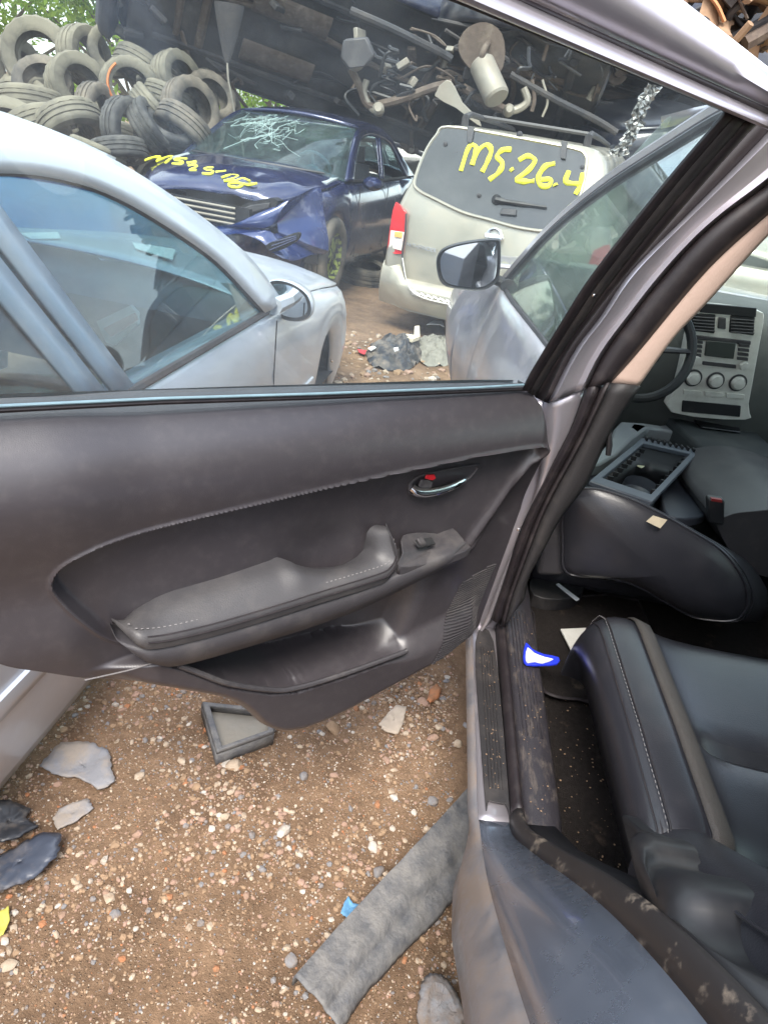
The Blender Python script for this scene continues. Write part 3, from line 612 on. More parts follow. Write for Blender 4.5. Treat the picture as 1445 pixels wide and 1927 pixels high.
# ---------------------------------------------------------------- dashboard
mb = MB(); secs = []
for x in np.linspace(.12, 1.78, 24):
    b = .02*math.sin(x*2); secs.append([(x, y+.10*abs(x-.95), z+b*.3) for y, z in [(1.42, .30), (1.22, .62), (1.18, .80), (1.17, .95), (1.19, 1.08), (1.25, 1.125), (1.38, 1.14), (1.6, 1.13), (1.75, 1.09), (1.8, .8), (1.8, .3)]])
mb.loft(secs); dash = mb.build('dashboard', mat('dash_plastic', (.075, .078, .075), .6, var=.1, bump=.2, bscale=400, dirt=(.3, .28, .25), dfac=.2), suv, smooth=50)
yq = 1.145
mb = MB(); mb.prism(cr([Yp(a, b, yq) for a, b in [(1306, 580), (1330, 574), (1425, 585), (1436, 600), (1430, 640), (1408, 760), (1402, 790), (1262, 776), (1272, 730), (1282, 690), (1296, 620)]], 3, True), (0, .05, 0))
stk = mb.build('centre_stack', MT['silver_plastic'], suv, bevel=.006, bseg=3)
def pad(L, y, th, mt, nm, par, bev=.003): 
    m = MB(); m.prism([Yp(a, b, y) for a, b in L], (0, th, 0)); return m.build(nm, mt, par, bevel=bev)
pad([(1320, 571), (1424, 580), (1422, 597), (1316, 588)], yq-.006, .02, MT['black_plastic'], 'hood_visor', stk)
for x0, x1 in ((1302, 1346), (1374, 1420)):
    v = pad([(x0, 589+(x0-1302)*.06), (x1, 592+(x0-1302)*.06), (x1-2, 628+(x0-1302)*.05), (x0-3, 622+(x0-1302)*.05)], yq-.004, .01, MT['black_plastic'], 'air_vent', stk)
    for k in range(5):
        yy = 596+k*6+(x0-1302)*.06; m = MB(); m.tube([Yp(x0+1, yy, yq-.008), Yp(x1-2, yy+3, yq-.008)], .003, 5); m.build('vane', MT['trim_hard'], v)
pad([(1352, 597), (1366, 598), (1365, 620), (1350, 618)], yq-.006, .01, MT['trim_hard'], 'hazard_switch', stk)
pad([(1300, 630), (1413, 642), (1412, 650), (1299, 638)], yq-.005, .01, MT['trim_hard'], 'cd_slot', stk)
pad([(1329, 641), (1385, 646), (1380, 676), (1325, 670)], yq-.008, .01, MT['screen'], 'screen', stk)
for k in range(4):
    yy = 640+k*8.3
    pad([(1302-k, yy), (1322-k, yy+2), (1322-k, yy+7.5), (1302-k, yy+5.5)], yq-.008, .01, MT['leather_grey'], 'button', stk, .001)
    pad([(1390-k, yy+7), (1410-k, yy+9), (1410-k, yy+14.5), (1390-k, yy+12.5)], yq-.008, .01, MT['leather_grey'], 'button', stk, .001)
for a, b in ((1308, 677), (1398, 688)):
    m = MB(); m.lathe([(.0, .02), (.014, .019), (.016, .0)], 18, (0, -1, 0), Yp(a, b, yq-.002)); m.build('radio_knob', MT['silver_plastic'], stk)
pad([(1322, 680), (1385, 687), (1385, 694), (1321, 687)], yq-.006, .01, MT['trim_hard'], 'preset_row', stk)
for a, b in ((1303, 711), (1345, 716), (1387, 720)):
    m = MB(); m.lathe([(.032, .0), (.032, .004), (.026, .005)], 24, (0, -1, 0), Yp(a, b, yq-.001)); kn = m.build('dial_ring', MT['leather_grey'], stk)
    m = MB(); m.lathe([(.0, .024), (.020, .022), (.024, .003)], 22, (0, -1, 0), Yp(a, b, yq-.001)); m.build('dial_knob', MT['silver_plastic'], kn)
for k in range(3): pad([(1286+k*40, 734+k*3), (1320+k*40, 737+k*3), (1320+k*40, 745+k*3), (1286+k*40, 742+k*3)], yq-.006, .01, MT['silver_plastic'], 'button', stk, .001)
pad([(1284, 754), (1394, 764), (1392, 785), (1282, 775)], yq-.006, .01, MT['black_plastic'], 'storage_slot', stk)
# console
cl = [(1255, 780), (1290, 772), (1395, 788), (1445, 830), (1600, 930), (1560, 1080), (1440, 965), (1330, 850)]
mb = MB(); pts = [Zp(a, b, .70) for a, b in [(1253, 783), (1400, 790), (1520, 900), (1445, 955)]]
mb.prism(pts, (0, 0, -.35)); cons = mb.build('centre_console', mat('console_plastic', (.03, .034, .036), .5, var=.12, dirt=(.2, .19, .17), dfac=.2), suv, bevel=.02, bseg=3)
mb = MB(); mb.prism([Zp(a, b, .705) for a, b in [(1290, 778), (1385, 790), (1392, 815), (1320, 806)]], (0, 0, .006)); gp = mb.build('shift_gate', MT['black_plastic'], cons, bevel=.003)
b0 = Zp(1357, 795, .71); mb = MB(); mb.tube([b0, b0+np.array((.0, -.01, .05)), b0+np.array((.01, -.02, .08))], .009, 8)
mb.lathe([(.0, .075), (.02, .07), (.028, .045), (.025, .015), (.014, -.01)], 14, (.1, -.2, 1), b0+np.array((.01, -.02, .075))); mb.build('gear_lever', MT['black_plastic'], cons)
m = MB(); m.lathe([(.0, .004), (.022, .003), (.024, -.004)], 14, (.1, -.2, 1), b0+np.array((.017, -.036, .15))); m.build('lever_cap', MT['chrome'], cons)
mb = MB(); mb.box((1.12, .55, .78), (.22, .30, .12), rotz(.1)); mb.build('armrest_box', MT['black_plastic'], cons, bevel=.03, bseg=3)
# steering wheel
wc = Yp(1206, 655, .95); wn = np.array((0, -.92, .38)); wu = np.array((1., 0, 0)); wv = np.cross(wn, wu); wv /= np.linalg.norm(wv)
circ = [wc+.168*(math.cos(a)*wu+math.sin(a)*wv) for a in [2*math.pi*k/40 for k in range(40)]]
mb = MB(); mb.tube(circ, .016, 10, closed=True); sw = mb.build('steering_wheel', MT['black_plastic'], suv)
mb = MB(); mb.lathe([(.0, .03), (.05, .028), (.07, .012), (.075, -.01), (.04, -.06), (.03, -.2)], 24, wn, wc); mb.build('wheel_hub', MT['black_plastic'], sw)
for a in (0.1, math.pi-.1, -math.pi/2):
    m = MB(); q = math.cos(a)*wu+math.sin(a)*wv; m.tube([wc+q*.06, wc+q*.13, wc+q*.18], [.024, .018, .014], 8, flat=.5); m.build('spoke', MT['trim_hard'], sw)
# ---------------------------------------------------------------- windscreen, roof, bonnet, far side
mb = MB(); mb.grid([[np.array((x, 1.78-.12*(x-.95)**2*1.5-.98*t, 1.06+.58*t)) for x in np.linspace(.10+.17*t, 1.80-.17*t, 14)] for t in np.linspace(0, 1, 8)])
MT['windscreen'] = glass('windscreen_glass', (.88, .94, .91), .07, .28, scale=7, dcol=(.45, .50, .47))
mb.build('windscreen', MT['windscreen'], suv, solid=.004)
mb = MB(); mb.grid([[np.array((.28+.7*(1-math.cos(0))+x*1.36-.0, y, 1.645+.075*math.sin(math.pi*x)**.6-.02*max(0, y)**2)) for x in np.linspace(0, 1, 16)] for y in np.linspace(.82, -2.9, 14)])
mb.build('roof', MT['suv_paint'], suv, solid=.03, smooth=60)
mb = MB(); mb.grid([[np.array((-.10+x*2.1+.0, y, 1.05+.06*math.sin(math.pi*x)-.10*((y-1.75)/1.1)**2)) for x in np.linspace(0.03, .97, 16)] for y in np.linspace(1.78, 2.75, 12)])
mb.build('bonnet', MT['suv_paint'], suv, solid=.01, smooth=60)
mb = MB(); secs = []
for y in np.linspace(-2.9, 2.75, 30):
    f = 1-.0*y; secs.append([(1.94+.04*math.sin(z*3)-.02*abs(y)*.5, y, z) for z in (.25, .4, .6, .8, 1.0, 1.08)])
mb.grid(secs); mb.build('far_side_panel', MT['suv_paint'], suv, solid=.08, smooth=60)
mb = MB(); mb.grid([[(1.90-.28*t, y, 1.08+.55*t) for y in np.linspace(-2.4, .9, 8)] for t in (0, .33, .66, 1)]); mb.build('far_side_glass', MT['glass'], suv, solid=.004)
mb = MB(); mb.grid([[(.0+x*1.9, -2.9-.12*math.sin(math.pi*x), z) for x in np.linspace(0, 1, 10)] for z in (.3, .6, .9, 1.1)]); mb.build('tailgate', MT['suv_paint'], suv, solid=.05)
# rear quarter outer skin behind the door opening
mb = MB(); rows = []
for t in np.linspace(0, 1, 16):
    y = -1.3-1.6*t; lo = .61+.02*math.sin(t*3) if t < .45 else max(.28, .61-(t-.45)*2.2)
    rows.append([(-.05, y, lo), (-.055, y, lo+.05), (-.04, y, .80), (-.005, y, .92), (.03, y, 1.08), (.12, y, 1.10)])
mb.grid(rows); mb.build('rear_quarter', MT['suv_paint'], suv, solid=.02, smooth=50)
mb = MB(); mb.grid([[(.03+.25*t, y-.5*t*(1 if y > -2.5 else 0), 1.08+.56*t) for y in (-1.32, -1.5)] for t in np.linspace(0, 1, 6)]); mb.build('c_pillar', MT['suv_paint'], suv, solid=.03)
# ---------------------------------------------------------------- closed front door (outside), fender
def side_x(y, z):
    bel = .045-.05*sstep(.0, 1.1, y); flare = -.10*sstep(1.0, 1.9, y)*math.exp(-((z-.74)/.28)**2)*(1-.8*sstep(2.3, 2.75, y))
    tz = (z-.40)/(1.11-.40); return float((-.005)*(1-tz)+bel*tz-.055*math.sin(math.pi*min(1, max(0, tz)))**.8+flare)
def side_grid(y0, y1, ny, ztop, zbot=.36, nz=16):
    rows = []
    for j in range(nz):
        rows.append([(lambda y, z: (side_x(y, z), y, z))(y, zbot(y)+(ztop(y)-zbot(y))*j/(nz-1)) for y in np.linspace(y0, y1, ny)])
    return rows
belt = lambda y: 1.115-.03*max(0, y)
mb = MB(); mb.grid(side_grid(.035, 1.10, 24, belt, lambda y: .40)); fd = mb.build('front_door', MT['suv_paint'], suv, solid=.02, smooth=60)
arch = lambda y: .40+.36*math.sqrt(max(0, 1-((y-1.95)/.43)**2)) if abs(y-1.95) < .43 else .30
mb = MB(); mb.grid(side_grid(1.108, 2.75, 50, lambda y: 1.075-.09*max(0, y-1.2)**1.2, arch)); mb.build('front_fender', MT['suv_paint'], suv, solid=.01, smooth=60)
mb = MB(); mb.tube([(side_x(y, 1.11)-.002, y, belt(y)+.004) for y in np.linspace(.03, 1.1, 16)], .007, 6); mb.build('belt_moulding', MT['rubber'], fd)
hp = [(side_x(y, .92)-.014-.012*math.sin(math.pi*(y-.10)/.17), y, .92+.01*(y-.1)) for y in np.linspace(.10, .27, 9)]
mb = MB(); mb.tube(hp, [.008+.006*math.sin(math.pi*k/8) for k in range(9)], 8); mb.build('outer_handle', MT['suv_paint'], fd)
# window plane
wa, wb, wcn = np.array((.043, 0, 1.112)), np.array((-.005, 1.06, 1.085)), np.array((.275, 0, 1.60))
wN = np.cross(wb-wa, wcn-wa); wN = wN/np.linalg.norm(wN); wN = -wN if wN[0] > 0 else wN
Wp = lambda a, b, o=0: onpl(a, b, wa+wN*o, wN)
apil = cr([(944, 541), (975, 505), (1020, 455), (1075, 405), (1150, 348), (1250, 285), (1330, 236), (1375, 212)], 5)
ap3 = [Wp(*p) for p in apil]
gp_ = ap3+[np.array((.272, .03, 1.597)), np.array((.046, .04, 1.112)), wb]
mb = MB(); mb.prism(gp_, wN*-.004); mb.build('front_glass', MT['glass'], fd, smooth=0)
mb = MB(); mb.tube(ap3, .013, 8); mb.build('window_frame', MT['black_plastic'], fd)
mb = MB(); mb.tube([p+np.array((.012, .03, .022)) for p in ap3], .022, 8); mb.build('a_pillar', MT['suv_paint'], suv)
# door mirror
mo = cr([(821, 505), (824, 478), (845, 463), (890, 453), (934, 450), (942, 460), (940, 515), (930, 535), (905, 547), (865, 545), (832, 535)], 4, True)
yM = 1.14; mo3 = [Yp(a, b, yM) for a, b in mo]; mc = np.mean(mo3, axis=0)
mb = MB(); mb.loft([[mc+(p-mc)*k+np.array((.03*o, o, 0)) for p in mo3] for k, o in ((.90, .010), (.97, -.006), (1.0, .004), (1.0, .03), (.93, .075), (.72, .115), (.35, .13))])
mr = mb.build('door_mirror', MT['black_plastic'], suv, smooth=50)
mb = MB(); mb.prism([mc+(p-mc)*.88+np.array((0, .006, 0)) for p in mo3], (0, -.004, .001)); mg = mb.build('mirror_glass', MT['mirror'], mr, smooth=0)
mb = MB(); mb.tube([Yp(930, 525, yM+.04), Yp(955, 535, yM+.02), (.0, 1.06, 1.10)], [.022, .026, .03], 10, flat=.8); mb.build('mirror_stalk', MT['black_plastic'], mr)
# wheels
def wheel(c, par, r=.37, w=.24, rim=True):
    m = MB(); m.lathe([(r*.62, -w/2), (r*.8, -w/2*1.05), (r*.96, -w/2*.95), (r, -w/2*.7), (r, w/2*.7), (r*.96, w/2*.95), (r*.8, w/2*1.05), (r*.62, w/2)], 40, (1, 0, 0), c); t = m.build('wheel', MT['tyre'], par)
    m = MB(); m.lathe([(r*.62, -w/2), (r*.55, -w/2*.8), (r*.3, -w/2*.5), (0.001, -w/2*.55)], 30, (1, 0, 0), c); m.lathe([(r*.62, w/2), (r*.55, w/2*.8), (r*.3, w/2*.5), (0.001, w/2*.55)], 30, (1, 0, 0), c); m.build('rim', MT['silver_plastic'], t)
MT['tyre'] = mat('tyre_rubber', (.030, .029, .028), .8, var=.2, bump=.6, bscale=120, dirt=(.25, .21, .16), dfac=.75, dscale=3.5, dlo=.36, dhi=.68)
for c in ((.11, 1.95, .37), (.11, -1.35, .37), (1.78, 1.95, .37), (1.78, -1.35, .37)): wheel(c, suv)
mb = MB(); mb.box((.95, 0, .3), (1.6, 5.2, .06)); mb.build('underbody', MT['black_plastic'], suv)
# ================================================================== GROUND
def gh(x, y):
    r = max(0., min(1., (y-1.5)/4))
    return .022*noise.noise(Vector((x*1.6, y*1.6, 1)))+.010*noise.noise(Vector((x*5, y*5, 4)))+.004*noise.noise(Vector((x*16, y*16, 9)))+.0042*noise.noise(Vector((x*42, y*42, 2)))-.01
def ground_mat():
    m = bpy.data.materials.new('dirt'); m.use_nodes = True; t = m.node_tree; N = t.nodes; L = t.links; b = N['Principled BSDF']
    tc = N.new('ShaderNodeTexCoord'); b.inputs['Roughness'].default_value = .95; b.inputs['Specular IOR Level'].default_value = .2
    def nz(s, d=8, r=.6):
        n = N.new('ShaderNodeTexNoise'); n.inputs['Scale'].default_value = s; n.inputs['Detail'].default_value = d; n.inputs['Roughness'].default_value = r; L.new(tc.outputs['Object'], n.inputs[0]); return n
    a = nz(2.6, 12, .72); rp = N.new('ShaderNodeValToRGB'); e = rp.color_ramp.elements
    e[0].position = .3; e[0].color = (.105, .064, .040, 1); e[1].position = .72; e[1].color = (.33, .215, .135, 1); L.new(a.outputs[0], rp.inputs[0])
    c = nz(38, 6, .7); mx = N.new('ShaderNodeMix'); mx.data_type = 'RGBA'; mx.blend_type = 'OVERLAY'; mx.inputs[0].default_value = .55; L.new(rp.outputs[0], mx.inputs[6]); L.new(c.outputs[0], mx.inputs[7])
    v = N.new('ShaderNodeTexVoronoi'); v.inputs['Scale'].default_value = 170; L.new(tc.outputs['Object'], v.inputs[0])
    r2 = N.new('ShaderNodeMapRange'); r2.inputs[1].default_value = .12; r2.inputs[2].default_value = .32; r2.inputs[3].default_value = .75; r2.inputs[4].default_value = 0; L.new(v.outputs['Distance'], r2.inputs[0])
    sel = N.new('ShaderNodeSeparateColor'); L.new(v.outputs['Color'], sel.inputs[0])
    gt = N.new('ShaderNodeMath'); gt.operation = 'GREATER_THAN'; gt.inputs[1].default_value = .62; L.new(sel.outputs[0], gt.inputs[0])
    ml = N.new('ShaderNodeMath'); ml.operation = 'MULTIPLY'; L.new(gt.outputs[0], ml.inputs[0]); L.new(r2.outputs[0], ml.inputs[1])
    gc = N.new('ShaderNodeValToRGB'); g = gc.color_ramp.elements; g[0].color = (.20, .13, .08, 1); g[1].color = (.42, .34, .25, 1); L.new(sel.outputs[1], gc.inputs[0])
    m2 = N.new('ShaderNodeMix'); m2.data_type = 'RGBA'; L.new(ml.outputs[0], m2.inputs[0]); L.new(mx.outputs[2], m2.inputs[6]); L.new(gc.outputs[0], m2.inputs[7]); L.new(m2.outputs[2], b.inputs['Base Color'])
    f = nz(140, 6, .75); ad = N.new('ShaderNodeMath'); ad.operation = 'ADD'; L.new(f.outputs[0], ad.inputs[0]); L.new(ml.outputs[0], ad.inputs[1])
    bp = N.new('ShaderNodeBump'); bp.inputs['Strength'].default_value = .9; bp.inputs['Distance'].default_value = .010; L.new(ad.outputs[0], bp.inputs['Height']); L.new(bp.outputs[0], b.inputs['Normal'])
    return m
MT['dirt'] = ground_mat()
def axis(lo, hi, d, far, k=1.35):
    a = list(np.arange(lo, hi+1e-6, d)); st = d; x = hi
    while x < far: st *= k; x += st; a.append(x)
    st = d; x = lo
    while x > -far: st *= k; x -= st; a.insert(0, x)
    return a
gx = axis(-1.3, .35, .011, 400); gy = axis(-1.3, 1.0, .011, 400, 1.18)
mb = MB(); mb.grid([[(x, y, gh(x, y)) for x in gx] for y in gy]); tag(mb.build('ground', MT['dirt'], None, smooth=180), kind='structure')

# stones --------------------------------------------------------------
def rock(r, seed, sub=1):
    bm = bmesh.new(); bmesh.ops.create_icosphere(bm, subdivisions=sub, radius=1); rn = random.Random(seed)
    ax = (rn.uniform(.75, 1.25), rn.uniform(.6, 1.0), rn.uniform(.4, .7)); of = Vector((seed*1.7, 3, 1))
    cuts = [(Vector((rn.gauss(0, 1), rn.gauss(0, 1), rn.gauss(0, 1))).normalized(), rn.uniform(.55, .85)) for _ in range(5)]
    for v in bm.verts:
        p = v.co.normalized()*(1+.3*noise.noise(v.co*1.6+of))
        for nrm, d in cuts:
            e = p.dot(nrm)-d
            if e > 0: p -= nrm*e*.85
        v.co = Vector((p.x*ax[0], p.y*ax[1], p.z*ax[2]))*r
    V = [tuple(v.co) for v in bm.verts]; F = [tuple(v.index for v in f.verts) for f in bm.faces]; bm.free(); return V, F
def stone_mat(nm, c, **k): return mat(nm, c, .85, spec=.3, var=.3, vscale=60, bump=.5, bscale=160, dirt=(.20, .135, .085), dfac=.75, dscale=40, dlo=.38, dhi=.70, **k)
SM = {'pale': stone_mat('stone_pale', (.42, .34, .26)), 'buff': stone_mat('stone_buff', (.30, .20, .125)), 'grey': stone_mat('stone_grey', (.20, .20, .21)), 'rust': stone_mat('stone_rust', (.36, .15, .07)), 'white': stone_mat('stone_white', (.50, .46, .41)), 'pink': stone_mat('stone_pink', (.33, .215, .165))}
big = [ # px, py, size px, kind
 (440,1441,22,'pale'),(428,1438,14,'white'),(263,1460,15,'pale'),(407,1377,14,'buff'),(433,1418,12,'buff'),(627,1368,20,'buff'),(815,1387,18,'pink'),(863,1395,16,'pale'),(630,1458,13,'pink'),(742,1500,13,'white'),(434,1490,11,'pale'),(424,1535,13,'pale'),(398,1557,11,'white'),(370,1484,14,'buff'),(393,1485,9,'buff'),(571,1460,16,'grey'),(534,1563,20,'white'),(546,1385,8,'white'),(690,1315,10,'white'),(797,1318,16,'pink'),(656,1363,10,'grey'),(741,1448,8,'pale'),(727,1432,10,'pink'),(780,1525,9,'white'),(815,1505,16,'grey'),(848,1500,10,'grey'),(703,1590,15,'white'),(727,1602,9,'pale'),(712,1635,19,'grey'),(640,1660,11,'pink'),(571,1675,10,'white'),(601,1640,8,'pale'),(620,1625,8,'grey'),(605,1665,8,'grey'),(216,1718,13,'grey'),(550,1800,17,'grey'),(110,1700,8,'white'),(140,1655,9,'pale'),(26,1745,12,'pale'),(18,1815,16,'pale'),(10,1770,12,'white'),(228,1330,10,'pale'),(345,1590,8,'buff'),(458,1605,9,'grey'),(420,1360,8,'grey'),(305,1450,7,'pale'),(222,1558,9,'pale'),(447,1650,9,'pink'),(505,1520,8,'pale'),(517,1545,7,'white'),(690,1850,9,'pale'),(535,1855,9,'pale'),(230,1800,9,'rust'),(360,1895,8,'buff'),(588,1722,6,'rust'),(880,1362,11,'grey'),(770,1400,8,'grey'),(356,1360,8,'white'),(265,1590,7,'pale'),(500,1440,8,'pale'),(580,1420,8,'pink'),(660,1520,8,'grey'),(310,1530,7,'pale')]
for i, (a, b, sz, k) in enumerate(big):
    p = Zp(a, b, 0); dist = np.linalg.norm(p-CAM); r = sz*.60*dist/FPX*1.15
    V, F = rock(r, i+1, 2); me = bpy.data.meshes.new('stone'); me.from_pydata(V, [], F); me.materials.append(SM[k])
    me.polygons.foreach_set('use_smooth', [True]*len(F)); me.set_sharp_from_angle(angle=rad(32))
    o = bpy.data.objects.new('stone', me); COL.objects.link(o); o.location = (p[0], p[1], gh(p[0], p[1])+r*.16); o.rotation_euler = (0, 0, random.uniform(0, 6))
    word = {'pale': 'pale cream', 'buff': 'tan', 'grey': 'dark grey', 'rust': 'rust red', 'white': 'chalky white', 'pink': 'pinkish'}[k]
    tag(o, '%s stone lying loose on the brown dirt beneath the open door' % word, 'stone', 'loose %s stones on the dirt' % word)
    a2 = bmesh
# small gravel as one mass
protos = [rock(1, 100+i, 1) for i in range(10)]
V = []; F = []; MI = []; keys = list(SM)
def sprinkle(n, xr, yr, smin, smax, pw=3.0, dens=None):
    for _ in range(n):
        x = random.uniform(*xr); y = random.uniform(*yr)
        if dens and random.random() > dens(x, y): continue
        r = smin+(smax-smin)*random.random()**pw; v, f = random.choice(protos); a = random.uniform(0, 6.28); ca, sa = math.cos(a), math.sin(a); i0 = len(V); z0 = gh(x, y)+r*.15
        V.extend([((p[0]*ca-p[1]*sa)*r+x, (p[0]*sa+p[1]*ca)*r+y, p[2]*r+z0) for p in v]); F.extend([tuple(i0+q for q in t) for t in f])
        k = random.choices(range(6), (22, 34, 14, 4, 5, 21))[0]; MI.extend([k]*len(f))
dn = lambda x, y: .10+.90*max(0, min(1, .38+1.9*noise.noise(Vector((x*3.0, y*3.0, 7)))+.6*noise.noise(Vector((x*9, y*9, 3)))))*(1 if y > -.75 else .6)
sprinkle(15000, (-1.1, .05), (-1.05, .45), .0016, .0095, 4.0, dn)
sprinkle(26000, (-1.1, .05), (-1.05, .45), .0012, .0042, 2.0)
sprinkle(1100, (-1.05, .03), (-.62, .4), .006, .013, 1.6, dn)
sprinkle(2600, (-1.6, .6), (1.2, 4.5), .006, .04, 3.5)
me = bpy.data.meshes.new('gravel'); me.from_pydata(V, [], F)
for k in keys: me.materials.append(SM[k])
me.polygons.foreach_set('material_index', MI)
o = bpy.data.objects.new('gravel', me); COL.objects.link(o); tag(o, 'fine mixed gravel and grit strewn over the brown dirt', 'gravel', kind='stuff')

# grit fallen on the sill, the scuff plate and the carpet
mb = MB(); gr_ = random.Random(3)
for k in range(300):
    q = gr_.random()
    if q < .3: p = (gr_.uniform(.012, .055), gr_.uniform(-.5, -.05), .4385)
    elif q < .55: p = (gr_.uniform(.088, .155), gr_.uniform(-.54, .1), .4475)
    else: p = (gr_.uniform(.175, .30), gr_.uniform(-.62, .15), .347)
    r = gr_.uniform(.0005, .0019)*(1.4 if q > .55 else 1); v, f = gr_.choice(protos); i0 = mb.add([(a*r+p[0], b*r+p[1], c*r+p[2]) for a, b, c in v])
    for t in f: mb.face(*[i0+j for j in t])
tag(mb.build('grit', SM['buff'], suv, smooth=0), kind='stuff')
# ================================================================== SEDAN BUILDER
MT['under'] = mat('underbody', (.022, .022, .026), .75, var=.35, vscale=9, bump=.6, bscale=50, dirt=(.085, .072, .062), dfac=.7, dscale=3, dlo=.42, dhi=.7)
MT['rust'] = mat('rusty_steel', (.095, .07, .055), .75, metal=.3, var=.4, vscale=25, bump=.5, bscale=90, dirt=(.19, .155, .12), dfac=.6, dscale=9)
MT['alu'] = mat('dull_aluminium', (.27, .25, .21), .55, metal=.5, var=.25, vscale=14, bump=.4, bscale=60, dirt=(.20, .16, .12), dfac=.6, dscale=7, dlo=.4)
MT['seat_grey'] = mat('seat_cloth', (.10, .10, .11), .9, var=.2, vscale=20, bump=.4, bscale=200)
MT['dash_teal'] = mat('dash_green_grey', (.075, .10, .095), .55, var=.1, dirt=(.3, .3, .27), dfac=.25, dscale=7)
MT['lamp_clear'] = mat('lamp_lens', (.55, .56, .56), .12, metal=.4, var=.25, vscale=30)
MT['yellow_spray'] = mat('yellow_spray_paint', (.80, .78, .05), .7, var=.12, vscale=40)
MT['white_paper'] = mat('paper', (.75, .75, .73), .8, var=.06)
def frame_of(O, heading, roll=0, pitch=0):
    """local (u forward, y left, z up) -> world; heading measured from +Y towards +X"""
    f = np.array([math.sin(heading), math.cos(heading), 0]); l = np.array([-math.cos(heading), math.sin(heading), 0]); z = np.array([0, 0, 1.])
    cp, sp = math.cos(pitch), math.sin(pitch); f, z = f*cp+z*sp, z*cp-f*sp
    c_, s_ = math.cos(roll), math.sin(roll); l, z = l*c_+z*s_, z*c_-l*s_
    O = np.asarray(O, float); return lambda u, y, zz: O+f*u+l*y+z*zz
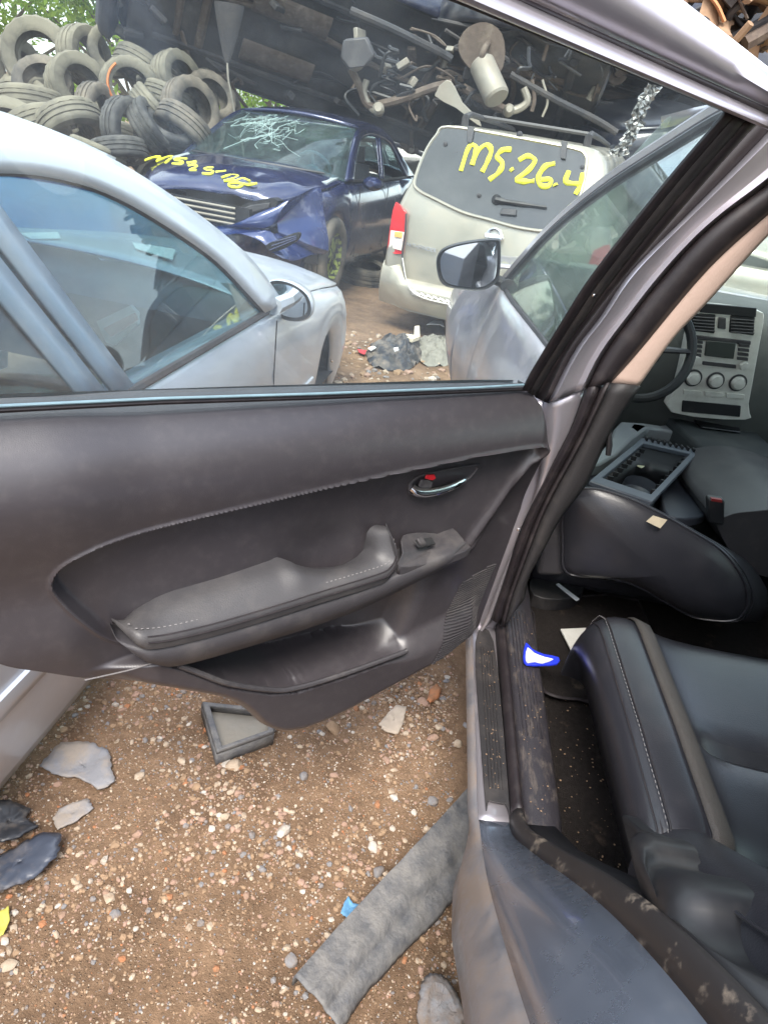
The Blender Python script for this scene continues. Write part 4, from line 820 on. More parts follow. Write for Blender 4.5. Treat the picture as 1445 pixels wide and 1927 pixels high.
def sedan(root, X, sp, paint, glassm, parts=('hood', 'trunk', 'glass', 'interior', 'floor'), no_glass=(), rim=None):
    w = sp['w']; uf, ur = sp['uf'], sp['ur']; uc = (uf+ur)/2; Lh = (uf-ur)/2; ex = sp.get('n', 5.5)
    zt = lambda u: float(np.interp(u, [a for a, b in sp['top']], [b for a, b in sp['top']]))
    axl = sp.get('axles', (uf-.88, ur+.95)); ra = sp.get('ra', .33); z0 = sp['z0']; za = sp.get('za', z0+.12)
    def zb(u, side):
        z = z0+.05*max(0, (abs(u-uc)/Lh-.85)/.15)
        if side:
            for a in axl:
                if abs(u-a) < ra: z = max(z, za+ra*math.sqrt(1-((u-a)/ra)**2))
        return z
    nper = 220; ring = []
    for k in range(nper):
        a = 2*math.pi*k/nper; c, s = math.cos(a), math.sin(a)
        ring.append((uc+Lh*math.copysign(abs(c)**(2/ex), c), w*math.copysign(abs(s)**(2/ex), s)))
    ring = resample(ring, nper, True)
    prof = [(0, .055), (.08, .03), (.22, .012), (.40, 0), (.58, .002), (.68, .012), (.72, .010), (.85, .03), (.95, .055), (1, .085)]
    rows = []
    for t, ins in prof:
        row = []
        for u, y in ring:
            side = abs(y) > .62*w; b = zb(u, side); k = 1-ins/w; ku = 1-ins*.9/Lh
            row.append(X(uc+(u-uc)*ku, y*k, b+(zt(u)-b)*t))
        rows.append(row)
    mb = MB(); mb.grid(rows, wrap_u=True); body = mb.build('body', paint, root, smooth=50, solid=.008)
    def yout(u):
        q = min(.9999, abs((u-uc)/(Lh*(1-.085*.9/Lh)))); return w*(1-.085/w)*(1-q**ex)**(1/ex)
    def deck(u0, u1, name, n=16):
        rows = []
        for u in np.linspace(u0, u1, n):
            yo = yout(u)*.995; rows.append([X(u+.04*(1-v*v)*(0), yo*v, zt(u)+.002+sp.get('crown', .075)*(1-abs(v)**2.6)*min(1, (uf-u)/.35+.15, (u-ur)/.3+.15)) for v in np.linspace(-1, 1, 21)])
        m = MB(); m.grid(rows); return m.build(name, paint, root, smooth=50, solid=.008)
    out = sp['out']; iA, iC = sp['iA'], sp['iC']; ob = out[0][1]
    yy = lambda z: w-sp.get('inset', .09)-(z-ob)*sp.get('tumble', .46)
    op = {'body': body}
    if 'hood' in parts: op['hood'] = deck(out[0][0]-.1, uf-.09, 'bonnet')
    if 'trunk' in parts: op['trunk'] = deck(ur+.06, out[-1][0]+.1, 'boot_lid')
    # top skin
    n = len(out)
    def skin(i0, i1, name, mt, b0, b1, thick):
        seg = cr(out[i0:i1+1], 5); rows = []
        for k, (u, z) in enumerate(seg):
            t = k/(len(seg)-1); bl = b0*(1-t)+b1*t
            rows.append([X(u+bl*(1-v*v), yy(z)*v, z+.05*(1-v*v)*(1 if name == 'roof' else .35)) for v in np.linspace(-1, 1, 15)])
        m = MB(); m.grid(rows); return m.build(name, mt, root, smooth=60, solid=thick)
    if 'glass' in parts:
        if 'windscreen' not in no_glass: op['ws'] = skin(0, iA, 'windscreen', glassm, sp.get('bw', .28), .09, .004)
        if 'rear' not in no_glass: op['rw'] = skin(iC, n-1, 'rear_window', glassm, -.09, -.2, .004)
    op['roof'] = skin(iA, iC, 'roof', paint, .09, -.09, .03)
    inn = sp['inn']; oq = resample(cr(out, 5), 50); iq = resample(cr(inn, 5), 50)
    for sgn in (-1, 1):
        m = MB(); rows = []
        for t, o in ((0, .0), (.25, .012), (.7, .010), (1, -.004)):
            rows.append([X(a[0]*(1-t)+b[0]*t, sgn*(yy(a[1]*(1-t)+b[1]*t)+o), a[1]*(1-t)+b[1]*t) for a, b in zip(oq, iq)])
        m.grid(rows); m.build('roof_rail', paint, root, smooth=60, solid=.02)
        m = MB(); m.tube([X(b[0], sgn*(yy(b[1])-.003), b[1]) for b in iq], .009, 6); m.build('window_seal', MT['rubber'], root)
        ub = sp['uB']; zbt = float(np.interp(ub-.12, [p[0] for p in inn[::-1]], [p[1] for p in inn[::-1]]))
        for du, wd in ((0.055, .085), (-.055, .085)):
            m = MB(); m.grid([[X(ub+du+k*wd/2-.22*t, sgn*(yy(ob+(zbt-ob)*t)+.004*(1-k*k)), ob-.02+(zbt+.02-ob)*t) for k in (-1, 0, 1)] for t in np.linspace(0, 1, 6)]); m.build('door_post', sp.get('postm', paint), root, solid=.012, smooth=60)
        gpoly = [X(b[0], sgn*(yy(b[1])-.008), b[1]) for b in iq]+[X(inn[-1][0], sgn*(yy(ob)-.008), ob-.02), X(inn[0][0], sgn*(yy(ob)-.008), ob-.02)]
        if ('left' if sgn > 0 else 'right') not in no_glass:
            m = MB(); m.prism(gpoly, X(0, -sgn*.004, 0)-X(0, 0, 0)); m.build('side_glass', sp.get('farglass' if sgn > 0 else 'sideglass', sp.get('sideglass', glassm)), root, smooth=0)
        m = MB(); m.tube([X(u, sgn*(yy(ob)+.004), zt(u)+.008) for u in np.linspace(inn[0][0]+.05, inn[-1][0], 20)], .012, 6); m.build('belt_moulding', MT['rubber'], root)
        m = MB()
        m.grid([[X(u, sgn*(w-.085-k*.06), zt(u)-.004*k) for u in np.linspace(out[0][0]+.05, out[-1][0], 20)] for k in (0, .5, 1)]); m.build('door_top', paint, root, solid=.006)
    if 'interior' in parts:
        A0 = out[0][0]
        m = MB(); m.loft([[X(A0+a, y, ob+b) for a, b in [(.30, -.02), (.0, .02), (-.22, -.01), (-.30, -.06), (-.30, -.22), (-.18, -.4), (.3, -.4)]] for y in np.linspace(-w+.14, w-.14, 12)]); m.build('dashboard', sp.get('dashm', MT['dash_teal']), root, smooth=50)
        for y in (-.36, .36):
            for ubk, nm in ((sp['uB']-.12, 'front_seat'), (sp['uB']-1.0, 'rear_seat')):
                wd = .24 if nm == 'front_seat' else .30; m = MB(); secs = []
                for h in np.linspace(0, 1, 7):
                    secs.append([X(ubk-.24*h+.075*math.sin(a), y+wd*(1-.18*h**3)*math.copysign(abs(math.cos(a))**.6, math.cos(a)), ob-.32+(.42 if nm == 'front_seat' else .30)*h) for a in [2*math.pi*k/16 for k in range(16)]])
                m.loft(secs); st_ = m.build(nm, sp.get('seatm', MT['seat_grey']), root, smooth=60)
                if nm == 'front_seat':
                    m = MB(); m.loft([[X(ubk-.27-.03*h+.05*math.sin(a), y+.13*(1-.2*h)*math.copysign(abs(math.cos(a))**.6, math.cos(a)), ob+.12+.15*h) for a in [2*math.pi*k/12 for k in range(12)]] for h in (0, .3, .7, 1)]); m.build('headrest', sp.get('seatm', MT['seat_grey']), st_)
                m = MB(); m.loft([[X(ubk+q, y+wd*math.copysign(abs(math.cos(a))**.5, math.cos(a)), ob-.36+.07*math.sin(a)) for a in [2*math.pi*k/12 for k in range(12)]] for q in (-.05, .2, .45, .5)]); m.build('cushion', sp.get('seatm', MT['seat_grey']), st_)
        c = X(A0-.42, .36, ob+.02); n_ = X(-.9, 0, .42)-X(0, 0, 0); a_ = X(0, 1, 0)-X(0, 0, 0); b_ = np.cross(n_, a_); b_ /= np.linalg.norm(b_)
        m = MB(); m.tube([c+.18*(math.cos(q)*a_+math.sin(q)*b_) for q in [2*math.pi*k/28 for k in range(28)]], .014, 8, closed=True); m.lathe([(0, .02), (.06, .015), (.07, -.01), (.03, -.12)], 16, n_, c)
        for q in (.2, math.pi-.2, -1.57): m.tube([c+.05*(math.cos(q)*a_+math.sin(q)*b_), c+.18*(math.cos(q)*a_+math.sin(q)*b_)], .014, 6)
        m.build('steering_wheel', sp.get('dashm', MT['dash_teal']), root)
    if 'floor' in parts:
        m = MB(); m.grid([[X(u, y, z0+.03+.12*math.exp(-(y/.18)**2)) for y in np.linspace(-w+.12, w-.12, 16)] for u in np.linspace(out[-1][0]-.3, out[0][0]+.3, 12)]); m.build('floor_pan', MT['under'], root, solid=.02)
        for a in axl:
            for sgn in (-1, 1):
                m = MB(); m.loft([[X(a+(ra+.02)*math.cos(q)*k, sgn*y, za+(ra+.02)*math.sin(q)*k) for q in np.linspace(0, math.pi, 14)] for y, k in ((w-.05, 1), (w-.28, .98), (w-.29, .3))], cap=False); m.build('wheel_liner', MT['under'], root, solid=.006)
    op['yy'] = yy; op['zt'] = zt; op['yout'] = yout; return op

# ================================================================== SILVER SEDAN beside the door (wheels off, sitting low)
h5 = rad(5); Us = np.array([math.sin(h5), math.cos(h5), 0]); Vs = np.array([-math.cos(h5), math.sin(h5), 0]); Os = np.array([-.94, 0, 0])
Xs = frame_of(Os+Vs*.90, h5)
MT['silver_paint'] = mat('silver_blue_paint', (.60, .63, .68), .38, metal=.55, coat=.5, var=.05, dirt=(.40, .39, .37), dfac=.35, dscale=4, dlo=.45, dhi=.75)
MT['blue_post'] = mat('post_vinyl', (.16, .22, .29), .4, metal=.3, coat=.3, var=.1, dirt=(.35, .35, .34), dfac=.3)
silver = thing('silver_sedan', 'silver sedan without wheels parked beside the open grey door', 'car', tuple(Os+Vs*.9))
MT['sedan_glass'] = glass('sedan_glass', (.62, .72, .74), .015, .06, scale=6, dcol=(.5, .55, .55))
sps = dict(w=.90, uf=3.40, ur=-1.95, z0=.055, za=.20, ra=.30, axles=(2.33, -.95), top=[(-2, .72), (-1.6, .82), (0, .815), (1.3, .812), (1.6, .80), (2.0, .765), (2.4, .72), (2.90, .65), (3.40, .50)], crown=.085,
           out=[(1.42, .84), (1.28, .985), (1.06, 1.112), (.80, 1.228), (.57, 1.312), (.35, 1.362), (.10, 1.376), (-.35, 1.36), (-.70, 1.31), (-1.1, 1.10), (-1.5, .84)], iA=4, iC=8, inset=.05, tumble=.47,
           inn=[(1.22, .825), (1.13, .90), (.96, 1.032), (.71, 1.155), (.49, 1.24), (.28, 1.285), (.05, 1.300), (-.35, 1.29), (-.64, 1.24), (-.95, 1.06), (-1.2, .83)], uB=.14, postm=MT['blue_post'], bw=.45, dashm=MT['dash_teal'], sideglass=MT['sedan_glass'], farglass=glass('blue_stand_in_glass', (.05, .33, .66), .03, .08))  # far glass tinted blue in place of a blue car beyond
ss = sedan(silver, Xs, sps, MT['silver_paint'], MT['sedan_glass'])
_sg = cr(sps['out'][0:5], 5); rows = []
for k in range(11, len(_sg)):
    t = k/(len(_sg)-1); bl = .45*(1-t)+.09*t; u, z = _sg[k]
    rows.append([Xs(u+bl*(1-v*v)-.02, ss['yy'](z)*v*.97, z+.05*(1-v*v)*.35-.012) for v in np.linspace(-1, 1, 15)])
mb = MB(); mb.grid(rows); mb.build('shade_band', glass('shade_band_glass', (.03, .30, .62), .02, .06), silver, solid=.002)
# side moulding, mirror, lamp, papers
mb = MB(); rows = [[Xs(u, -(.90+o), z) for u in np.linspace(1.9, -.6, 40)] for o, z in ((-.006, .385), (.012, .380), (.016, .355), (.012, .330), (-.006, .322))]
mb.grid(rows); mb.build('side_moulding', MT['silver_paint'], silver, smooth=60)
for uu in (1.28, .12):
    mb = MB(); mb.tube([Xs(uu-.0*z, -(.898-.02*abs(z-.45)), z) for z in np.linspace(.13, .79, 8)], .003, 5); mb.build('door_gap', MT['rubber'], silver)
fN = Vs
mo = cr([(498, 545), (505, 530), (525, 526), (555, 535), (580, 555), (588, 580), (582, 598), (560, 606), (530, 600), (508, 580)], 4, True)
m3 = [onpl(a, b, Xs(1.47, -.95, 0), Us) for a, b in mo]; mc = np.mean(m3, axis=0)
mb = MB(); mb.loft([[mc+(p-mc)*k+Us*o for p in m3] for k, o in ((.86, .012), (.95, -.004), (1, .004), (.99, .03), (.9, .075), (.65, .11), (.3, .125))]); smr = mb.build('door_mirror', MT['silver_paint'], silver, smooth=60)
mb = MB(); mb.prism([mc+(p-mc)*.80+Us*.006 for p in m3], -Us*.004); mb.build('mirror_glass', MT['mirror'], smr, smooth=0)
mb = MB(); mb.ring([mc+(p-mc)*.96-Us*.004 for p in m3], [mc+(p-mc)*.80-Us*.0 for p in m3], Us*.01); mb.build('mirror_rim', MT['black_plastic'], smr)
mb = MB(); mb.tube([mc+Us*.05, Xs(1.33, -.86, .83)], [.03, .035], 8); mb.build('mirror_stalk', MT['silver_paint'], smr)
mb = MB(); mb.tube([Xs(u, -(.90*(1-((u-.725)/2.675)**5.5)**(1/5.5))+.030, .49) for u in np.linspace(2.88, 3.08, 8)], .012, 6); mb.build('side_marker', mat('amber_lens', (.75, .25, .03), .3, var=.1), silver)
mb = MB(); mb.tube([Xs(2.3+.02*k, -.898, .36-.01*k) for k in range(3)], .006, 6); mb.build('fender_badge', MT['chrome'], silver)
def sheet(L, pl, th, mt, nm, par, lift=0, sub=False):
    m = MB(); m.prism([pl(a, b) for a, b in L], th); return m.build(nm, mt, par)
mb = MB()
Yq = lambda a, b: onpl(a, b, Xs(1.05, 0, 0), Us)
# torn box and papers lying in the cabin
for L, uq, nm, c in (([(182, 605), (245, 575), (258, 590), (258, 612), (215, 650), (200, 645)], .75, 'torn_box', (.60, .58, .55)), ([(195, 618), (250, 590), (256, 604), (210, 634)], .72, 'box_band', (.45, .20, .16))):
    m = MB(); m.prism([onpl(a, b, Xs(uq, 0, 0), Us) for a, b in L], Us*.02); bo = m.build(nm, mat(nm, c, .8, var=.1), silver)
for L, zz in (([(250, 458), (330, 470), (325, 490), (255, 468)], .90), ([(180, 480), (250, 478), (245, 492), (190, 490)], .88), ([(40, 440), (110, 438), (115, 450), (60, 452)], .9)):
    m = MB(); m.prism([Zp(a, b, zz) for a, b in L], (0, 0, .004)); m.build('paper_sheet', MT['white_paper'], silver)

# ================================================================== NAVY SEDAN (broken windscreen, bumper torn)
hb = rad(189.5); fb = np.array([math.sin(hb), math.cos(hb), 0])
Ob = np.array((-1.838, 6.796, .06)); Xb = frame_of(Ob, hb, roll=rad(.8))
MT['navy'] = mat('navy_paint', (.012, .019, .075), .18, metal=.3, coat=1, var=.15, dirt=(.14, .14, .16), dfac=.35, dscale=5, dlo=.5, dhi=.8)
navy = thing('navy_sedan', 'navy sedan with shattered windscreen and torn front bumper by the tyre heap', 'car', tuple(Ob))
spb = dict(w=.90, uf=2.30, ur=-2.45, z0=.22, za=.33, ra=.35, axles=(1.45, -1.35), top=[(-2.5, .9), (-1.9, 1.0), (0, .97), (1.0, .98), (1.3, .96), (1.8, .88), (2.15, .78), (2.30, .70)], crown=.10,
           out=[(1.15, .99), (.85, 1.17), (.55, 1.34), (.30, 1.43), (-.1, 1.475), (-.6, 1.46), (-.95, 1.40), (-1.35, 1.2), (-1.8, 1.0)], iA=3, iC=6, inset=.08, tumble=.42,
           inn=[(.85, .98), (.70, 1.10), (.48, 1.24), (.25, 1.34), (-.1, 1.385), (-.55, 1.37), (-.88, 1.32), (-1.1, 1.15), (-1.3, .99)], uB=-.2, bw=.30, dashm=mat('dash_grey', (.30, .33, .34), .6, var=.1), seatm=MT['seat_grey'])
MT['ws_glass'] = glass('cracked_glass', (.50, .60, .62), .04, .14, scale=9, dcol=(.45, .6, .6))
nv = sedan(navy, Xb, spb, MT['navy'], MT['ws_glass'], no_glass=('left',))
# crumple the struck corner of the body and the leading edge of the bonnet
_inv = np.linalg.inv(np.array([Xb(1, 0, 0)-Xb(0, 0, 0), Xb(0, 1, 0)-Xb(0, 0, 0), Xb(0, 0, 1)-Xb(0, 0, 0)]).T)
for ob_, amp in ((nv['body'], 1.), (nv['hood'], .6)):
    for v in ob_.data.vertices:
        q = _inv @ (np.array(v.co)-Xb(0, 0, 0)); k = float(sstep(1.35, 2.1, q[0])*sstep(-.5, .6, q[1]))*amp
        if k > 0:
            n1 = noise.noise(Vector(q*3.5)); n2 = noise.noise(Vector(q*8+np.array((3, 1, 2))))
            q = q+np.array((-.16*k+.10*k*n1, -.05*k+.09*k*n1+.04*k*n2, .05*k*n1+.035*k*n2+(.045*k if ob_ is nv['hood'] else 0))); v.co = Vector(Xb(*q))
# cracks: fine bright polylines lying on the glass
def on_ws(a, t, o=.004):      # a -1..1 across, t 0..1 up
    seg = cr(spb['out'][0:4], 5); k = t*(len(seg)-1); i = min(int(k), len(seg)-2); u, z = seg[i]*(1-(k-i))+seg[i+1]*(k-i)
    bl = .30*(1-t)+.09*t; return Xb(u+bl*(1-a*a)+.004, nv['yy'](z)*a, z+.05*(1-a*a)*.35+.006)
mb = MB(); MT['crack'] = mat('glass_cracks', (.36, .47, .45), .5, var=.1)
rn = random.Random(4)
for cx, ct, nn2 in ((-.25, .62, 16), (-.05, .45, 13), (-.5, .7, 8)):
    for k in range(nn2):
        an = 2*math.pi*k/nn2+rn.uniform(-.2, .2); ln = rn.uniform(.15, .55); q = []
        for j in range(6):
            r = ln*j/5; a = cx+r*math.cos(an)+rn.uniform(-.02, .02)*j; t = ct+r*math.sin(an)*.75+rn.uniform(-.02, .02)*j
            if abs(a) < .93 and .04 < t < .97: q.append(on_ws(a, t))
            else: break
        if len(q) > 1: mb.tube(q, rn.uniform(.0012, .0026), 3)
for k in range(44):
    a0, t0 = rn.uniform(-.6, .15), rn.uniform(.3, .8); q = [on_ws(min(.9, a0+.035*j), min(.96, t0+rn.uniform(-.02, .03)*j)) for j in range(rn.randint(3, 7))]; mb.tube(q, rn.uniform(.001, .0022), 3)
tag(mb.build('windscreen_cracks', MT['crack'], navy), kind='stuff')
mb = MB(); mb.tube([on_ws(a, .02+.02*abs(a), .01)+np.array((0, -.02, .01)) for a in np.linspace(-.85, -.05, 8)], .012, 6); mb.build('wiper', MT['black_plastic'], navy)
mb = MB(); mb.tube([on_ws(a, .03, .01)+np.array((0, -.03, .01)) for a in np.linspace(-.05, .8, 8)], .012, 6); mb.build('wiper', MT['black_plastic'], navy)
# grille, lamp cavity, torn bumper with fog opening
mb = MB(); mb.box(Xb(2.24, -.05, .66), (.9, .05, .16), rotz(rad(-9.5))); gl_ = mb.build('grille_back', MT['black_plastic'], navy)
for k in range(4):
    mb = MB(); mb.tube([Xb(2.275, y, .60+.04*k) for y in np.linspace(-.45, .28, 6)], .011, 6); mb.build('grille_slat', MT['alu'], gl_)
def Fy(a, b, u): return onpl(a, b, Xb(u, 0, 0), fb)
mb = MB(); mb.prism([Fy(a, b, 2.20) for a, b in [(432, 398), (470, 380), (512, 372), (524, 378), (516, 395), (470, 408), (440, 415)]], -fb*.12); mb.build('lamp_cavity', MT['black_plastic'], navy)
mb = MB(); mb.prism([Fy(a, b, 2.22) for a, b in [(444, 396), (472, 386), (508, 381), (505, 392), (470, 402), (448, 408)]], -fb*.03); mb.build('headlamp_shell', MT['leather_grey'], navy, bevel=.008)
bump = cr([(395, 428), (440, 420), (480, 402), (520, 385), (560, 368), (600, 352), (608, 400), (617, 472), (585, 480), (545, 492), (515, 478), (490, 455), (450, 440), (420, 442)], 3, True)
def bdep(a): return 2.32-.45*sstep(540, 610, a)+.06*math.sin((a-395)/40)
b3 = [Fy(a, b, bdep(a)-.16*sstep(480, 360, b)) for a, b in bump]; bc = np.mean(b3, axis=0)
mb = MB(); secs = [[bc+(p-bc)*k+fb*o for p in b3] for k, o in ((.15, .10), (.45, .085), (.75, .055), (.93, .02), (1, -.02), (.97, -.03), (.7, .02), (.15, .06))]
mb.grid(secs, wrap_u=True); bp_ = mb.build('torn_bumper', mat('bumper_sky_navy', (.014, .028, .115), .2, metal=.25, coat=1, var=.15, dirt=(.3, .3, .32), dfac=.3, dscale=8, dlo=.55), navy, smooth=50)  # navy lightened here: sky reflection put into the bumper's colour
mb = MB(); mb.prism([Fy(a, b, 2.40) for a, b in cr([(500, 462), (530, 448), (560, 437), (562, 448), (545, 462), (515, 474)], 3, True)], -fb*.04); mb.build('fog_opening', MT['black_plastic'], bp_)
for k in range(3):
    mb = MB(); mb.tube([Fy(508+k*4, 467-k*8+4, 2.42), Fy(558, 446-k*3+4, 2.42)], .006, 5); mb.build('fog_slat', MT['navy'], bp_)
# front wheel with sprayed hub
wcp = Xb(1.45, .80, .36); ax = Xb(0, 1, 0)-Xb(0, 0, 0)
def tyre_prof(r=.33, w=.21, ri=.20): return [(ri, -w*.42), (ri+.02, -w*.47), (ri+.06, -w*.5), (r-.03, -w*.49), (r-.008, -w*.42), (r, -w*.36), (r, -w*.24), (r-.013, -w*.23), (r-.013, -w*.20), (r+.001, -w*.19), (r+.001, -w*.06), (r-.013, -w*.04), (r-.013, w*.04), (r+.001, w*.06), (r+.001, w*.19), (r-.013, w*.20), (r-.013, w*.23), (r, w*.24), (r, w*.36), (r-.008, w*.42), (r-.03, w*.49), (ri+.06, w*.5), (ri+.02, w*.47), (ri, w*.42), (ri+.015, w*.30), (r-.05, w*.25), (r-.03, 0), (r-.05, -w*.25), (ri+.015, -w*.30)]
mb = MB(); mb.lathe(tyre_prof(.34, .22, .21), 44, ax, wcp, closed=True); fwh = mb.build('front_wheel', MT['tyre'], navy)
mb = MB(); mb.lathe([(.21, .09), (.20, .075), (.19, .04), (.08, .05), (.001, .07)], 30, ax, wcp); mb.lathe([(.21, -.09), (.21, .09)], 30, ax, wcp); mb.build('sprayed_hub', mat('hub_spray', (.24, .28, .05), .7, var=.4, vscale=18, dirt=(.02, .02, .02), dfac=1, dscale=16, dlo=.47, dhi=.52), fwh)
wh2 = MB(); wh2.lathe(tyre_prof(.34, .22, .21), 40, ax, Xb(1.45, -.80, .36), closed=True); wh2.build('front_wheel', MT['tyre'], navy)
for y in (-.80, .80):
    m = MB(); m.lathe(tyre_prof(.34, .22, .21), 40, ax, Xb(-1.35, y, .36), closed=True); m.build('rear_wheel', MT['tyre'], navy)
# mirror hanging on the driver's door
mc = Xb(.72, .97, .98); mb = MB(); mb.loft([[mc+(Xb(o, .10*math.cos(q)*k, .065*math.sin(q)*k)-Xb(0, 0, 0)) for q in [2*math.pi*j/14 for j in range(14)]] for k, o in ((.5, -.05), (.95, -.03), (1, .0), (.85, .06), (.4, .10))]); mb.build('door_mirror', MT['navy'], navy)
mb = MB(); mb.tube([Xb(.66, .90, .96), mc], .02, 6); mb.build('mirror_stalk', MT['black_plastic'], navy)
for uu in (.85, -.22): 
    mb = MB(); mb.tube([Xb(uu, .893, z) for z in np.linspace(.3, .95, 6)], .004, 4); mb.build('door_gap', MT['rubber'], navy)
# spray marks on the bonnet: strokes measured in the photograph, laid on the bonnet skin
def on_hood(a, b):
    p = Fy(a, b, 1.7); d = ray(a, b); lo, hi = 3.0, 9.0
    inv = np.linalg.inv(np.array([Xb(1, 0, 0)-Xb(0, 0, 0), Xb(0, 1, 0)-Xb(0, 0, 0), Xb(0, 0, 1)-Xb(0, 0, 0)]).T)
    f = lambda t: (lambda q: q[2]-(nv['zt'](q[0])+.004+.10*(1-abs(min(1, abs(q[1])/max(.05, nv['yout'](q[0]))))**2.6)*min(1, (2.30-q[0])/.35+.15)))(inv @ (CAM+d*t-Xb(0, 0, 0)))
    for _ in range(40):
        m = (lo+hi)/2
        if f(m) > 0: lo = m
        else: hi = m
    return CAM+d*lo
def stroke(L, f, r, par, nm='spray_stroke', flat=1.):
    Q_ = [f(*p) for p in cr(L, 5)]; sd_ = L[0][0]*.37
    m = MB(); m.tube(Q_, [r*(1+.45*noise.noise(Vector((i*.3, sd_, 0)))) for i in range(len(Q_))], 8, flat=flat); return m.build(nm, MT['yellow_spray'], par)
k_ = lambda L: [(200+x/2.58, 180+y/2.58) for x, y in L]
for L in ([(190, 313), (228, 300), (262, 297)], [(262, 297), (246, 318)], [(246, 318), (300, 296), (325, 297)], [(325, 297), (290, 326)], [(392, 306), (350, 305), (335, 313), (372, 322), (358, 332), (322, 330)], [(392, 326), (438, 322)], [(398, 342), (430, 336), (440, 346), (405, 361)], [(405, 361), (440, 362)], [(522, 352), (478, 354), (488, 364)], [(488, 364), (520, 368), (505, 380), (468, 378)], [(530, 372), (582, 368)], [(560, 398), (605, 386), (640, 392), (615, 404), (572, 414)], [(572, 414), (625, 412)], [(700, 414), (662, 404), (628, 418), (662, 430), (640, 445), (602, 440), (600, 426), (640, 424), (690, 432), (732, 426)]):
    stroke(k_(L), on_hood, .011, navy)
# ================================================================== CHAMPAGNE SUV seen from behind (wheels off)
hP = rad(15); PN = np.array([-math.sin(hP), -math.cos(hP), 0]); PR_ = np.array([math.cos(hP), -math.sin(hP), 0]); PP = np.array([-.55, 4.65, 0])
def Q(a, b, d=0.): return onpl(a, b, PP-PN*d, PN)                 # d metres in front of the tailgate plane
def Quz(a, b, d=0.): X = Q(a, b, d)-PP; return np.array([X @ PR_, X[2]])
def Q3(s, d, z): return PP+PR_*s-PN*d+np.array((0, 0, z))
MT['champ'] = mat('champagne_paint', (.38, .355, .295), .34, metal=.6, coat=.5, var=.06, dirt=(.42, .36, .27), dfac=.5, dscale=3.5, dlo=.45, dhi=.8)
champ = thing('champagne_suv', 'champagne SUV seen from behind with yellow spray letters on its tailgate window', 'car', tuple(Q3(.74, 2, 0)))
cx_ = .735
def mir(P): return [(p[0], p[1]) for p in P]+[(2*cx_-p[0], p[1]) for p in P[::-1]]
half = [(.10, .20), (-.06, .22), (-.10, .30), (-.145, .42), (-.165, .55), (-.16, .66), (-.135, .80), (-.125, .95), (-.09, 1.10), (-.03, 1.28), (.03, 1.45), (.07, 1.56), (.12, 1.615), (.20, 1.635)]
prof = mir(half)
secs = []
for d, k, lift in ((-.02, .94, 0), (.0, .985, 0), (.03, 1.0, 0), (.12, 1.015, 0), (.5, 1.03, .02), (1.5, 1.04, .05), (2.6, 1.03, .05), (3.0, 1.02, .03)):
    secs.append([Q3(cx_+(s-cx_)*k, d+.30*max(0, z-.95)*(1 if d < .2 else .6 if d < 1 else 0), z if z < 1.5 else z+lift) for s, z in resample(prof, 80)])
mb = MB(); mb.grid(secs)
e = mb.add(secs[0]); mb.face(*[e+i for i in range(80)])
# bonnet end further on
body = mb.build('body', MT['champ'], champ, smooth=45, weld=True)
mb = MB(); mb.loft([[Q3(cx_+x, d, z) for x, z in ((-.86, .3), (-.88, .6), (-.84, .98), (-.5, 1.06), (.5, 1.06), (.84, .98), (.88, .6), (.86, .3))] for d in (2.95, 3.6, 4.2, 4.4)]); mb.build('bonnet_end', MT['champ'], champ, bevel=.05)
def gd(z): return .30*max(0, z-.95)-.034
def Qt(a, b, o=0.):                                # on the raked tailgate
    p = Q(a, b, 0)
    for _ in range(8): p = Q(a, b, gd(p[2])-o)
    return p
glp = cr([(782, 340), (800, 290), (822, 256), (845, 240), (960, 258), (1075, 280), (1098, 292), (1100, 315), (1088, 372), (1070, 405), (1040, 432), (980, 428), (920, 412), (870, 398), (820, 374), (790, 358)], 4, True)
MT['tail_glass'] = mat('tailgate_glass', (.022, .025, .028), .12, spec=.6, coat=.5, var=.2, dirt=(.20, .20, .19), dfac=.22, dscale=3, dlo=.38, dhi=.8, drough=.5)
mb = MB(); mb.prism([Qt(a, b, .006) for a, b in glp], PN*-.02); tg_ = mb.build('tailgate_glass', MT['tail_glass'], champ, smooth=0)
gc_ = np.mean(np.array(glp), axis=0)
mb = MB(); mb.tube([Qt(*(gc_+(np.array(p)-gc_)*1.012), .004) for p in glp], .012, 6, closed=True); mb.build('glass_surround', MT['champ'], tg_)
for L in ([(880, 237), (893, 239), (891, 255), (888, 270), (880, 268), (879, 250)], [(1056, 265), (1068, 267), (1064, 300), (1055, 298)]):
    mb = MB(); mb.prism([Qt(a, b, .012) for a, b in L], PN*.02); mb.build('glass_hinge', MT['leather_grey'], champ, bevel=.004)
mb = MB(); mb.tube([Qt(a, b, .03) for a, b in cr([(932, 375), (950, 379), (985, 384), (1028, 390)], 4)], [.022]*4+[.016]*5+[.010]*4, 7); wp = mb.build('rear_wiper', MT['black_plastic'], champ)
mb = MB(); mb.lathe([(.0, .03), (.03, .025), (.04, 0)], 14, PN, Qt(934, 376, .01)); mb.build('wiper_boss', MT['black_plastic'], wp)
mb = MB(); mb.prism([Qt(a, b, .012) for a, b in [(946, 391), (972, 394), (972, 405), (940, 402)]], PN*.03); mb.build('glass_handle', MT['leather_grey'], champ, bevel=.006)
for a, b, r in ((977, 253, .022), (901, 368, .016), (1095, 314, .014), (838, 271, .016)):
    mb = MB(); mb.lathe([(.0, .012), (r, .008), (r*1.1, 0)], 12, PN, Qt(a, b, .01)); mb.build('cap', MT['leather_grey'], champ)
